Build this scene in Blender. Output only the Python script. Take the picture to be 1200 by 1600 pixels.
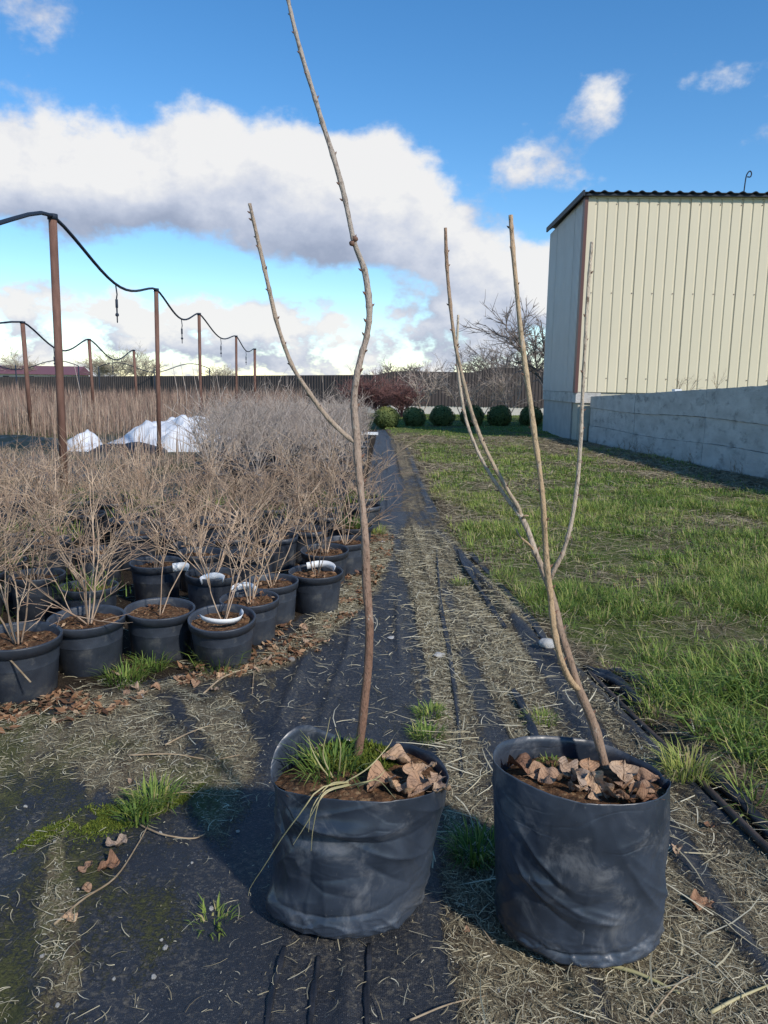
import bpy, bmesh, math, random
import numpy as np
from mathutils import Vector, Matrix

for o in list(bpy.data.objects):
    bpy.data.objects.remove(o)
scene = bpy.context.scene
C = scene.collection
rad = math.radians

# ------------------------------------------------------------------ camera
CAM_H = 1.1
PITCH, ROLL, FPX = rad(9.4), rad(0.9), 1200.0
F_ = Vector((0, math.cos(PITCH), -math.sin(PITCH)))
_R0, _U0 = Vector((1, 0, 0)), Vector((0, math.sin(PITCH), math.cos(PITCH)))
R_ = _R0 * math.cos(ROLL) + _U0 * math.sin(ROLL)
U_ = _U0 * math.cos(ROLL) - _R0 * math.sin(ROLL)
cam = bpy.data.cameras.new('camera')
cam.sensor_fit = 'HORIZONTAL'
cam.sensor_width = 36.0
cam.lens = 36.0 * FPX / 1200.0
cam.clip_start, cam.clip_end = 0.05, 2000.0
camo = bpy.data.objects.new('camera', cam)
M = Matrix((R_, U_, -F_)).transposed().to_4x4()
M.translation = Vector((0, 0, CAM_H))
camo.matrix_world = M
C.objects.link(camo)
scene.camera = camo

# ------------------------------------------------------------------ light
SUN_EL, SUN_BACK = rad(36), rad(50)           # sun to the right, a little behind
sdir = Vector((math.cos(SUN_EL) * math.cos(SUN_BACK), -math.cos(SUN_EL) * math.sin(SUN_BACK), math.sin(SUN_EL)))
sun = bpy.data.lights.new('sun', 'SUN')
sun.energy, sun.angle, sun.color = 3.35, rad(3.0), (1.0, 0.93, 0.83)
suno = bpy.data.objects.new('sun', sun)
suno.rotation_euler = sdir.to_track_quat('Z', 'Y').to_euler()
suno.location = (6, -4, 9)
C.objects.link(suno)

scene.view_settings.view_transform = 'Standard'
scene.view_settings.look = 'None'
scene.view_settings.exposure = 0.36
scene.view_settings.gamma = 1.0
scene.cycles.use_denoising = True
scene.cycles.max_bounces = 4
scene.cycles.transparent_max_bounces = 4

# ------------------------------------------------------------------ sky
world = bpy.data.worlds.new('World')
scene.world = world
world.use_nodes = True
world.cycles.sampling_method = 'MANUAL'
world.cycles.sample_map_resolution = 512


class NT:
    """small helper for building node trees"""
    def __init__(s, tree):
        s.t = tree

    def n(s, kind, **kw):
        nd = s.t.nodes.new(kind)
        for k, v in kw.items():
            setattr(nd, k, v)
        return nd

    def l(s, a, b):
        s.t.links.new(a, b)

    def put(s, sock, v):
        if hasattr(v, 'is_linked') or isinstance(v, bpy.types.NodeSocket):
            s.l(v, sock)
        else:
            sock.default_value = v

    def math(s, op, a, b=0.0, c=0.0, clamp=False):
        nd = s.n('ShaderNodeMath', operation=op, use_clamp=clamp)
        s.put(nd.inputs[0], a)
        s.put(nd.inputs[1], b)
        s.put(nd.inputs[2], c)
        return nd.outputs[0]

    def vmath(s, op, a, b=(0, 0, 0)):
        nd = s.n('ShaderNodeVectorMath', operation=op)
        s.put(nd.inputs[0], a)
        s.put(nd.inputs[1], b)
        return nd.outputs[0]

    def mix(s, f, a, b):
        nd = s.n('ShaderNodeMix', data_type='RGBA')
        s.put(nd.inputs[0], f)
        s.put(nd.inputs[6], a)
        s.put(nd.inputs[7], b)
        return nd.outputs[2]

    def noise(s, vec, scale, detail=4.0, rough=0.55, dist=0.0):
        nd = s.n('ShaderNodeTexNoise')
        if vec is not None:
            s.l(vec, nd.inputs['Vector'])
        nd.inputs['Scale'].default_value = scale
        nd.inputs['Detail'].default_value = detail
        nd.inputs['Roughness'].default_value = rough
        nd.inputs['Distortion'].default_value = dist
        return nd.outputs[0]

    def smooth(s, v, lo, hi, a=0.0, b=1.0):
        nd = s.n('ShaderNodeMapRange', interpolation_type='SMOOTHSTEP')
        s.put(nd.inputs[0], v)
        nd.inputs[1].default_value = lo
        nd.inputs[2].default_value = hi
        nd.inputs[3].default_value = a
        nd.inputs[4].default_value = b
        return nd.outputs[0]

    def ramp(s, v, stops):
        nd = s.n('ShaderNodeValToRGB')
        s.put(nd.inputs[0], v)
        e = nd.color_ramp.elements
        while len(e) > len(stops):
            e.remove(e[-1])
        while len(e) < len(stops):
            e.new(0.5)
        for i, (p, c) in enumerate(stops):
            e[i].position = p
            e[i].color = (*c, 1)
        return nd.outputs[0]


def col(c):
    return (c[0], c[1], c[2], 1.0)


def cloud_group():
    """cloud cover as a function of the direction one looks in"""
    g = bpy.data.node_groups.new('cloud_cover', 'ShaderNodeTree')
    g.interface.new_socket('Vector', in_out='INPUT', socket_type='NodeSocketVector')
    g.interface.new_socket('Cover', in_out='OUTPUT', socket_type='NodeSocketFloat')
    t = NT(g)
    gi, go = t.n('NodeGroupInput'), t.n('NodeGroupOutput')
    sep = t.n('ShaderNodeSeparateXYZ')
    t.l(gi.outputs[0], sep.inputs[0])
    az = t.math('ARCTAN2', sep.outputs[0], sep.outputs[1])
    el = t.math('ARCSINE', sep.outputs[2])
    # masses: azimuth, elevation, half width, half height (degrees), weight
    masses = [(-23, 12.7, 12, 4.0, 1.05), (-13, 14.6, 6, 3.5, .55), (-4, 12.2, 7.5, 4.2, 1.0), (-2, 15.2, 4, 2.4, .42),
              (5.4, 10.4, 4.6, 3.6, .74), (-22, 4.6, 14, 1.8, .72), (-6, 4.2, 9, 1.9, .70), (6, 5.2, 6, 2.8, .70),
              (0, 0.4, 400, 2.4, .55), (9.6, 14.6, 3.0, 1.6, .54), (14.6, 18.2, 2.4, 1.8, .54), (21.5, 18.8, 2.4, 1.3, .46),
              (-24, 21.6, 4, 2.0, .52), (11.4, 7.2, 2.6, 2.9, .80), (85, 14, 40, 6, .5),
              (-75, 14, 30, 6, .5), (165, 15, 40, 6, .5), (-15, 7.7, 7.5, 0.7, -.42), (10.3, 11.4, 1.6, 1.8, -.50), (2, 21, 14, 3.0, -.25)]
    ae = t.n('ShaderNodeCombineXYZ')
    t.l(az, ae.inputs[0])
    t.l(el, ae.inputs[1])
    total = 0.0
    for a, e, w, h, k in masses:
        ma = t.n('ShaderNodeVectorMath', operation='MULTIPLY_ADD')
        t.l(ae.outputs[0], ma.inputs[0])
        ma.inputs[1].default_value = (1 / rad(w), 1 / rad(h), 0)
        ma.inputs[2].default_value = (-a / w, -e / h, 0)
        dp = t.n('ShaderNodeVectorMath', operation='DOT_PRODUCT')
        t.l(ma.outputs[0], dp.inputs[0])
        t.l(ma.outputs[0], dp.inputs[1])
        total = t.math('MULTIPLY_ADD', t.math('POWER', 0.3679, dp.outputs['Value']), k, total)
    # heaped lumps, a little wider than tall
    n1 = t.noise(t.vmath('MULTIPLY', gi.outputs[0], (1, 1, 1.35)), 7.5, 7.0, 0.58, 0.0)
    d = t.math('ADD', total, t.math('MULTIPLY', t.math('SUBTRACT', n1, 0.5), 2.3))
    # small puffs low over the horizon
    n2 = t.noise(t.vmath('MULTIPLY', gi.outputs[0], (1, 1, 1.6)), 19.0, 4.0, 0.6, 0.0)
    low = t.smooth(el, rad(2), rad(9.5), 1.0, 0.12)
    d = t.math('ADD', d, t.math('MULTIPLY', t.math('MULTIPLY', t.math('SUBTRACT', n2, 0.52), low), 2.2))
    t.l(d, go.inputs[0])
    return g


def build_sky():
    t = NT(world.node_tree)
    t.t.nodes.clear()
    out = t.n('ShaderNodeOutputWorld')
    sky = t.n('ShaderNodeTexSky', sky_type='NISHITA')
    sky.sun_disc = False
    sky.sun_elevation = SUN_EL
    sky.sun_rotation = math.atan2(sdir.x, sdir.y)
    sky.altitude = 150
    sky.air_density, sky.dust_density, sky.ozone_density = 1.0, 0.0, 3.0
    hs = t.n('ShaderNodeHueSaturation')
    hs.inputs['Saturation'].default_value = 1.27
    hs.inputs['Value'].default_value = .88
    t.l(sky.outputs[0], hs.inputs['Color'])
    b1 = t.n('ShaderNodeBackground')
    t.l(hs.outputs[0], b1.inputs[0])
    b1.inputs[1].default_value = 0.15
    tc = t.n('ShaderNodeTexCoord')
    d = t.vmath('NORMALIZE', tc.outputs['Generated'])
    g = cloud_group()

    def cover(off):
        nd = t.n('ShaderNodeGroup', node_tree=g)
        v = d if off is None else t.vmath('NORMALIZE', t.vmath('ADD', d, off))
        t.l(v, nd.inputs[0])
        return nd.outputs[0]
    c0 = cover(None)
    c1 = cover((0.026, -0.012, 0.042))
    alpha = t.smooth(c0, 0.26, 0.66)
    lit = t.math('MULTIPLY', t.math('SUBTRACT', c0, c1), .80)
    lit = t.math('ADD', lit, 0.60, clamp=True)
    ccol = t.ramp(lit, [(0.0, (.27, .31, .41)), (.35, (.37, .41, .51)), (.62, (.49, .52, .60)), (1.0, (.70, .695, .69))])
    b2 = t.n('ShaderNodeBackground')
    t.l(ccol, b2.inputs[0])
    b2.inputs[1].default_value = 1.0
    mx = t.n('ShaderNodeMixShader')
    t.l(t.math('MULTIPLY', alpha, 0.97), mx.inputs[0])
    t.l(b1.outputs[0], mx.inputs[1])
    t.l(b2.outputs[0], mx.inputs[2])
    t.l(mx.outputs[0], out.inputs[0])


build_sky()

# ------------------------------------------------------------------ helpers
rng = np.random.default_rng(7)
random.seed(11)


def ray(px, py):
    return F_ + R_ * ((px - 600) / FPX) + U_ * ((800 - py) / FPX)


def gp(px, py, z=0.0):
    """photo measurement -> point on the level z"""
    d = ray(px, py)
    t = (z - CAM_H) / d.z
    return Vector((d.x * t, d.y * t, z))


def at(px, py, Y):
    """photo measurement -> point at the distance Y"""
    d = ray(px, py)
    t = Y / d.y
    return Vector((d.x * t, Y, CAM_H + d.z * t))


_lat = np.random.default_rng(3).random((256, 256))


def vnoise(x, y):
    xi, yi = np.floor(x).astype(int), np.floor(y).astype(int)
    fx, fy = x - xi, y - yi
    fx, fy = fx * fx * (3 - 2 * fx), fy * fy * (3 - 2 * fy)
    a, b = _lat[xi & 255, yi & 255], _lat[(xi + 1) & 255, yi & 255]
    c, d = _lat[xi & 255, (yi + 1) & 255], _lat[(xi + 1) & 255, (yi + 1) & 255]
    return (a * (1 - fx) + b * fx) * (1 - fy) + (c * (1 - fx) + d * fx) * fy


def fbm(x, y, o=4):
    s, a, t = 0.0, 1.0, 0.0
    for i in range(o):
        s = s + a * vnoise(x + 17.3 * i, y - 9.1 * i)
        t += a
        a *= 0.5
        x, y = x * 2.03, y * 2.03
    return s / t


def sstep(a, b, x):
    t = np.clip((x - a) / (b - a), 0, 1)
    return t * t * (3 - 2 * t)


def np_mesh(name, V, quads=None, tris=None, smooth=True, attrs=None):
    me = bpy.data.meshes.new(name)
    V = np.asarray(V, dtype=np.float32)
    q = np.zeros((0, 4), int) if quads is None else np.asarray(quads, int)
    t = np.zeros((0, 3), int) if tris is None else np.asarray(tris, int)
    loops = np.concatenate([q.ravel(), t.ravel()]).astype(np.int32)
    starts = np.concatenate([np.arange(len(q)) * 4, len(q) * 4 + np.arange(len(t)) * 3]).astype(np.int32)
    me.vertices.add(len(V))
    me.vertices.foreach_set('co', V.ravel())
    me.loops.add(len(loops))
    me.loops.foreach_set('vertex_index', loops)
    me.polygons.add(len(starts))
    me.polygons.foreach_set('loop_start', starts)
    me.update(calc_edges=True)
    me.validate()
    if smooth:
        me.polygons.foreach_set('use_smooth', np.ones(len(me.polygons), dtype=bool))
    for k, v in (attrs or {}).items():
        a = me.attributes.new(k, 'FLOAT', 'POINT')
        a.data.foreach_set('value', np.asarray(v, dtype=np.float32).ravel())
    return me


def obj(name, me, mat=None, parent=None, kind=None):
    o = bpy.data.objects.new(name, me)
    C.objects.link(o)
    if mat is not None and me is not None and not me.materials:
        for m in (mat if isinstance(mat, (list, tuple)) else [mat]):
            me.materials.append(m)
    if parent is not None:
        o.parent = parent
    if kind:
        o['kind'] = kind
    return o


def tag(o, label, cat, group=None):
    o['label'] = label
    o['category'] = cat
    if group:
        o['group'] = group
    return o


def thing(name, label, cat, loc=(0, 0, 0), rz=0.0, group=None):
    o = bpy.data.objects.new(name, None)
    o.empty_display_size = 0.1
    C.objects.link(o)
    o.location = loc
    o.rotation_euler = (0, 0, rz)
    return tag(o, label, cat, group)


class MB:
    """collects shapes into one mesh"""
    def __init__(s):
        s.v, s.f, s.mi = [], [], []

    def add(s, V, Fc, mi=0):
        n = len(s.v)
        s.v += [tuple(p) for p in V]
        s.f += [tuple(i + n for i in f) for f in Fc]
        s.mi += [mi] * len(Fc)
        return s

    def box(s, x0, x1, y0, y1, z0, z1, mi=0):
        V = [(x, y, z) for z in (z0, z1) for y in (y0, y1) for x in (x0, x1)]
        return s.add(V, [(0, 2, 3, 1), (4, 5, 7, 6), (0, 1, 5, 4), (2, 6, 7, 3), (0, 4, 6, 2), (1, 3, 7, 5)], mi)

    def tube(s, pts, radii, sides=8, cap=True, mi=0, ecc=None):
        pts = [Vector(p) for p in pts]
        if not isinstance(radii, (list, tuple)):
            radii = [radii] * len(pts)
        V, Fc = [], []
        ref = None
        for i, p in enumerate(pts):
            d = (pts[min(i + 1, len(pts) - 1)] - pts[max(i - 1, 0)]).normalized()
            if ref is None:
                ref = Vector((1, 0, 0)) if abs(d.x) < 0.8 else Vector((0, 1, 0))
            a = (ref - d * ref.dot(d)).normalized()
            ref = a
            b = d.cross(a)
            for k in range(sides):
                th = 2 * math.pi * k / sides
                r = radii[i] * (1 if ecc is None else ecc(i, th))
                V.append(p + a * (math.cos(th) * r) + b * (math.sin(th) * r))
        for i in range(len(pts) - 1):
            for k in range(sides):
                k2 = (k + 1) % sides
                Fc.append((i * sides + k, i * sides + k2, (i + 1) * sides + k2, (i + 1) * sides + k))
        if cap:
            Fc.append(tuple(reversed(range(sides))))
            Fc.append(tuple(range((len(pts) - 1) * sides, len(pts) * sides)))
        return s.add(V, Fc, mi)

    def lathe(s, prof, sides=32, mi=0):
        V, Fc = [], []
        for r, z in prof:
            for k in range(sides):
                th = 2 * math.pi * k / sides
                V.append((r * math.cos(th), r * math.sin(th), z))
        for i in range(len(prof) - 1):
            for k in range(sides):
                k2 = (k + 1) % sides
                Fc.append((i * sides + k, i * sides + k2, (i + 1) * sides + k2, (i + 1) * sides + k))
        return s.add(V, Fc, mi)

    def mesh(s, name, smooth=True):
        me = bpy.data.meshes.new(name)
        me.from_pydata(s.v, [], s.f)
        me.polygons.foreach_set('material_index', s.mi)
        if smooth:
            me.polygons.foreach_set('use_smooth', [True] * len(s.f))
        me.update()
        return me

    def build(s, name, mat, parent=None, smooth=True, kind=None):
        return obj(name, s.mesh(name, smooth), mat, parent, kind)


def blades(name, P, L, W, head, lean, bend, tint, mat, parent=None, kind='stuff'):
    """standing grass blades, five points each"""
    P = np.asarray(P, float)
    n = len(P)
    dh = np.stack([np.cos(head), np.sin(head), np.zeros(n)], 1)
    sd = np.stack([-np.sin(head), np.cos(head), np.zeros(n)], 1)
    up = np.array([0, 0, 1.0])
    L, W, lean, bend = [np.asarray(a, float)[:, None] for a in (L, W, lean, bend)]
    mid = P + up * (L * .55 * np.cos(lean)) + dh * (L * .55 * np.sin(lean))
    l2 = lean + bend
    tip = mid + up * (L * .45 * np.cos(l2)) + dh * (L * .45 * np.sin(l2))
    V = np.stack([P - sd * W / 2, P + sd * W / 2, mid - sd * W * .42, mid + sd * W * .42, tip], 1).reshape(-1, 3)
    b = np.arange(n)[:, None] * 5
    me = np_mesh(name, V, b + np.array([0, 1, 3, 2]), b + np.array([2, 3, 4]), True, {'tint': np.repeat(tint, 5)})
    return obj(name, me, mat, parent, kind)


def ribbons(name, P, L, W, head, curl, tilt, tint, mat, parent=None, kind='stuff', arch=0.0):
    """lying straws, four cross sections each"""
    P = np.asarray(P, float)
    n = len(P)
    pts, hd, p = [], np.array(head, float), P.copy()
    ns = 4
    for i in range(ns):
        pts.append(p.copy())
        st = np.asarray(L) / (ns - 1)
        e = np.asarray(tilt) - np.asarray(arch) * i
        p = p + np.stack([np.cos(hd) * np.cos(e), np.sin(hd) * np.cos(e), np.sin(e)], 1) * st[:, None]
        hd = hd + curl
    V = []
    for i in range(ns):
        h = head + np.asarray(curl) * i
        roll = (tint * 37.7) % 1.2 - .6
        sd = np.stack([-np.sin(h) * np.cos(roll), np.cos(h) * np.cos(roll), np.sin(roll)], 1)
        w = (np.asarray(W) * (1.0, 1.0, .85, .3)[i])[:, None]
        V += [pts[i] - sd * w / 2, pts[i] + sd * w / 2]
    V = np.stack(V, 1).reshape(-1, 3)
    V[:, 2] = np.maximum(V[:, 2], -0.2)
    b = np.arange(n)[:, None] * (2 * ns)
    Q = np.concatenate([b + np.array([2 * i, 2 * i + 1, 2 * i + 3, 2 * i + 2]) for i in range(ns - 1)])
    me = np_mesh(name, V, Q, None, True, {'tint': np.repeat(tint, 2 * ns)})
    return obj(name, me, mat, parent, kind)


# ------------------------------------------------------------------ materials
MATS = {}


def material(name, base, rough=0.7, spec=0.3, metal=0.0, var=None, vscale=6.0, bump=0.0, bscale=40.0, stretch=(1, 1, 1),
             obj_rand=0.0, coat=0.0, dirt=None, dscale=5.0, dlo=.5, dhi=.7):
    m = bpy.data.materials.new(name)
    m.use_nodes = True
    t = NT(m.node_tree)
    bs = m.node_tree.nodes['Principled BSDF']
    tc = t.n('ShaderNodeTexCoord')
    v = t.vmath('MULTIPLY', tc.outputs['Object'], stretch)
    c = col(base)
    if var is not None:
        n = t.noise(v, vscale, 5, .6)
        c = t.mix(t.smooth(n, .32, .68), col(base), col(var))
    if dirt is not None:
        n = t.noise(v, dscale, 6, .65, .2)
        c = t.mix(t.smooth(n, dlo, dhi), c, col(dirt))
    if obj_rand:
        oi = t.n('ShaderNodeObjectInfo')
        k = t.math('ADD', t.math('MULTIPLY', oi.outputs['Random'], obj_rand), 1 - obj_rand / 2)
        hs = t.n('ShaderNodeHueSaturation')
        t.put(hs.inputs['Color'], c)
        t.l(k, hs.inputs['Value'])
        c = hs.outputs[0]
    t.put(bs.inputs['Base Color'], c)
    bs.inputs['Roughness'].default_value = rough
    bs.inputs['Specular IOR Level'].default_value = spec
    bs.inputs['Metallic'].default_value = metal
    if coat:
        bs.inputs['Coat Weight'].default_value = coat
    if bump:
        n = t.noise(v, bscale, 5, .6)
        b = t.n('ShaderNodeBump')
        b.inputs['Strength'].default_value = 1.0
        b.inputs['Distance'].default_value = bump
        t.l(n, b.inputs['Height'])
        t.l(b.outputs[0], bs.inputs['Normal'])
    MATS[name] = m
    return m


def tint_material(name, stops, rough=0.7, trans=0.35, patch=None):
    m = bpy.data.materials.new(name)
    m.use_nodes = True
    t = NT(m.node_tree)
    bs = m.node_tree.nodes['Principled BSDF']
    a = t.n('ShaderNodeAttribute', attribute_name='tint')
    c = t.ramp(a.outputs['Fac'], stops)
    t.l(c, bs.inputs['Base Color'])
    bs.inputs['Roughness'].default_value = rough
    bs.inputs['Specular IOR Level'].default_value = 0.25
    if trans:
        tr = t.n('ShaderNodeBsdfTranslucent')
        t.l(c, tr.inputs[0])
        mx = t.n('ShaderNodeMixShader')
        mx.inputs[0].default_value = trans
        t.l(bs.outputs[0], mx.inputs[1])
        t.l(tr.outputs[0], mx.inputs[2])
        t.l(mx.outputs[0], m.node_tree.nodes['Material Output'].inputs[0])
    MATS[name] = m
    return m


GRASS = tint_material('grass_blade', [(0.0, (.065, .125, .028)), (.3, (.165, .255, .050)), (.58, (.30, .355, .082)), (.8, (.40, .39, .125)), (1.0, (.45, .37, .19))], .6, .3)
STRAW = tint_material('straw', [(0.0, (.11, .090, .058)), (.4, (.35, .305, .195)), (.75, (.54, .475, .315)), (1.0, (.70, .645, .48))], .75, .15)
THATCH = tint_material('thatch', [(0.0, (.10, .08, .05)), (.5, (.27, .22, .14)), (1.0, (.47, .40, .27))], .85, .1)
TWIGM = tint_material('thicket_twig', [(0.0, (.16, .10, .08)), (.5, (.29, .20, .155)), (1.0, (.46, .37, .28))], .85, .0)
MOSSM = tint_material('moss', [(0.0, (.03, .05, .008)), (.5, (.10, .14, .02)), (1.0, (.24, .26, .04))], .9, .2)
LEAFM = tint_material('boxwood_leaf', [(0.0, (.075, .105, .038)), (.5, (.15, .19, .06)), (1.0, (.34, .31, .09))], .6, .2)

def film_material():
    m = bpy.data.materials.new('bag_film')
    m.use_nodes = True
    t = NT(m.node_tree)
    bs = m.node_tree.nodes['Principled BSDF']
    P = t.n('ShaderNodeTexCoord').outputs['Object']
    big = t.noise(P, 5, 5, .6)
    c = t.mix(t.smooth(big, .35, .65), col((.018, .025, .038)), col((.040, .052, .074)))
    # dust rubbed into the film, thicker low down, and pale scuffs
    dust = t.smooth(t.noise(P, 9, 7, .72, .6), .50, .72)
    c = t.mix(t.math('MULTIPLY', dust, .75), c, col((.13, .135, .145)))
    st = t.vmath('MULTIPLY', P, (1, 1, .30))
    scuff = t.smooth(t.noise(st, 60, 5, .75, .5), .66, .76)
    c = t.mix(t.math('MULTIPLY', scuff, .45), c, col((.24, .24, .235)))
    spk = t.smooth(t.noise(P, 300, 2, .6), .76, .80)
    c = t.mix(t.math('MULTIPLY', spk, .5), c, col((.30, .29, .27)))
    t.l(c, bs.inputs['Base Color'])
    t.l(t.math('ADD', t.math('MULTIPLY', dust, .22), .34), bs.inputs['Roughness'])
    bs.inputs['Specular IOR Level'].default_value = .5
    # sharp little creases of the film
    w1 = t.vmath('MULTIPLY', P, (1, 1, 2.2))
    r1 = t.math('ABSOLUTE', t.math('SUBTRACT', t.noise(w1, 4.5, 2, .5, .8), .5))
    r2 = t.math('ABSOLUTE', t.math('SUBTRACT', t.noise(P, 14, 2, .5, .6), .5))
    patch = t.smooth(t.noise(P, 6, 2, .5), .45, .65)
    h = t.math('ADD', t.math('MULTIPLY', t.smooth(r1, 0, .05), .35), t.math('MULTIPLY', t.math('MULTIPLY', t.smooth(r2, 0, .10), patch), .45))
    h = t.math('ADD', h, t.math('MULTIPLY', t.noise(P, 60, 3, .6), .25))
    b = t.n('ShaderNodeBump')
    b.inputs['Strength'].default_value = .8
    b.inputs['Distance'].default_value = .0018
    t.l(h, b.inputs['Height'])
    t.l(b.outputs[0], bs.inputs['Normal'])
    return m


FILM = film_material()
POTM = material('pot_plastic', (.022, .028, .040), .46, .5, var=(.042, .051, .068), vscale=9, bump=.0008, bscale=160, dirt=(.13, .13, .125), dscale=15, dlo=.52, dhi=.80, obj_rand=.5)
SOIL = material('soil_litter', (.045, .028, .018), .95, .1, var=(.16, .085, .045), vscale=46, bump=.012, bscale=60, dirt=(.24, .16, .09), dscale=80, dlo=.55, dhi=.62)
RUST = material('rusty_steel', (.115, .060, .045), .8, .3, var=(.19, .105, .080), vscale=14, bump=.001, bscale=90, stretch=(1, 1, .25))
HOSE = material('hose', (.016, .026, .045), .7, .3)
HOSE2 = material('pipe', (.045, .032, .026), .6, .35, var=(.085, .062, .048), vscale=22)
WHITE = material('white_plastic', (.78, .79, .80), .5, .4, var=(.66, .68, .70), vscale=9)
TARP = material('white_sheet', (.66, .68, .72), .5, .35, var=(.52, .55, .60), vscale=2.5, bump=.01, bscale=7)
GREYM = material('dark_green_sheet', (.012, .022, .018), .55, .4, var=(.03, .035, .03), vscale=4)
CREAM = material('cream_cladding', (.63, .565, .42), .5, .3, var=(.59, .53, .395), vscale=.9, stretch=(1, 1, .3))
SIDEC = material('grey_cladding', (.60, .58, .55), .45, .3, var=(.54, .52, .49), vscale=1.2)
TRIM = material('brown_trim', (.10, .045, .040), .5, .4)
ROOFM = material('roof_sheet', (.022, .028, .040), .6, .25)
CONC = material('concrete', (.44, .42, .39), .9, .15, var=(.56, .54, .505), vscale=2.6, bump=.010, bscale=20, stretch=(1, 1, 1.6), dirt=(.26, .25, .235), dscale=3.6, dlo=.50, dhi=.72)
PLINTH = material('pale_render', (.50, .47, .38), .9, .15, var=(.44, .42, .35), vscale=5)
PLINTHG = material('grey_render', (.44, .43, .41), .9, .15, var=(.37, .36, .345), vscale=3, bump=.003, bscale=30)
FENCEM = material('fence_sheet', (.066, .055, .053), .55, .3, var=(.078, .066, .062), vscale=.6)
FBASE = material('fence_base', (.60, .58, .52), .9, .1, var=(.5, .48, .43), vscale=1)
STONE = material('pale_stone', (.62, .61, .58), .85, .2, var=(.48, .47, .44), vscale=24, bump=.004, bscale=50)
GSTONE = material('grey_stone', (.33, .31, .28), .9, .2, var=(.22, .20, .18), vscale=30, bump=.004, bscale=60)
STICK = material('dry_stick', (.36, .28, .19), .85, .15, var=(.22, .16, .10), vscale=30, stretch=(1, 1, 1), obj_rand=.4)
BUD = material('bud', (.13, .072, .052), .7, .3, var=(.20, .11, .075), vscale=200)
TREEB = material('far_bark', (.16, .135, .125), .9, .1, var=(.23, .20, .18), vscale=2, obj_rand=.3)
PURPLE = material('reddish_twigs', (.17, .085, .080), .9, .1, var=(.23, .13, .12), vscale=2)
PALET = material('pale_tree', (.50, .44, .33), .9, .1, var=(.40, .36, .28), vscale=1)
TAN = material('tan_twig', (.50, .375, .265), .85, .15, var=(.25, .165, .115), vscale=7, obj_rand=.85)
GREYT = material('grey_twig', (.47, .40, .345), .85, .15, var=(.32, .265, .23), vscale=5, obj_rand=.4)
HOUSEW = material('house_wall', (.62, .58, .50), .9, .1)
HOUSER = material('house_roof', (.16, .08, .10), .8, .2)


def leaf_material():
    m = bpy.data.materials.new('dry_leaf')
    m.use_nodes = True
    t = NT(m.node_tree)
    bs = m.node_tree.nodes['Principled BSDF']
    oi = t.n('ShaderNodeObjectInfo')
    tc = t.n('ShaderNodeTexCoord')
    c = t.ramp(oi.outputs['Random'], [(0, (.20, .105, .065)), (.25, (.40, .24, .145)), (.5, (.34, .26, .20)), (.72, (.52, .35, .22)), (1, (.29, .17, .11))])
    n = t.noise(tc.outputs['Object'], 7, 6, .7)
    c2 = t.mix(t.math('MULTIPLY', t.smooth(n, .48, .74), .7), c, col((.11, .062, .042)))
    sp = t.n('ShaderNodeSeparateXYZ')
    t.l(tc.outputs['Object'], sp.inputs[0])
    rib = t.smooth(t.math('ABSOLUTE', sp.outputs[1]), .0, .022, 1.0, 0.0)
    side = t.math('ABSOLUTE', t.math('SINE', t.math('MULTIPLY', t.math('SUBTRACT', sp.outputs[0], t.math('MULTIPLY', t.math('ABSOLUTE', sp.outputs[1]), .8)), 24.0)))
    vein = t.math('MAXIMUM', rib, t.math('MULTIPLY', t.smooth(side, .0, .16, 1.0, 0.0), .6))
    c2 = t.mix(t.math('MULTIPLY', vein, .45), c2, col((.12, .065, .045)))
    bp_ = t.n('ShaderNodeBump')
    bp_.inputs['Distance'].default_value = .003
    t.l(t.math('SUBTRACT', n, vein), bp_.inputs['Height'])
    t.l(bp_.outputs[0], bs.inputs['Normal'])
    t.l(c2, bs.inputs['Base Color'])
    bs.inputs['Roughness'].default_value = .75
    bs.inputs['Specular IOR Level'].default_value = .2
    MATS['dry_leaf'] = m
    return m


DLEAF = leaf_material()


def bark_material(name, low, mid, top, z0, z1):
    m = bpy.data.materials.new(name)
    m.use_nodes = True
    t = NT(m.node_tree)
    bs = m.node_tree.nodes['Principled BSDF']
    tc = t.n('ShaderNodeTexCoord')
    sep = t.n('ShaderNodeSeparateXYZ')
    t.l(tc.outputs['Object'], sep.inputs[0])
    n1 = t.noise(tc.outputs['Object'], 14, 5, .6)
    h = t.math('ADD', sep.outputs[2], t.math('MULTIPLY', t.math('SUBTRACT', n1, .5), .22))
    nm = t.n('ShaderNodeMapRange')
    t.l(h, nm.inputs[0])
    nm.inputs[1].default_value, nm.inputs[2].default_value = z0, z1
    c = t.ramp(nm.outputs[0], [(0, low), (.35, mid), (1, top)])
    v = t.vmath('MULTIPLY', tc.outputs['Object'], (1, 1, .35))
    n2 = t.noise(v, 220, 4, .7)
    c = t.mix(t.smooth(n2, .50, .72), c, col(tuple(x * .38 for x in low)))
    n3 = t.noise(v, 70, 5, .75, .4)
    c = t.mix(t.smooth(n3, .58, .72), c, col((.50, .44, .36)))
    n5 = t.noise(tc.outputs['Object'], 30, 4, .7)
    c = t.mix(t.math('MULTIPLY', t.smooth(n5, .55, .72), .55), c, col(tuple(x * .6 for x in low)))
    t.l(c, bs.inputs['Base Color'])
    bs.inputs['Roughness'].default_value = .75
    bs.inputs['Specular IOR Level'].default_value = .25
    b = t.n('ShaderNodeBump')
    b.inputs['Distance'].default_value = .004
    t.l(t.math('ADD', n2, n3), b.inputs['Height'])
    t.l(b.outputs[0], bs.inputs['Normal'])
    return m


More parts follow.
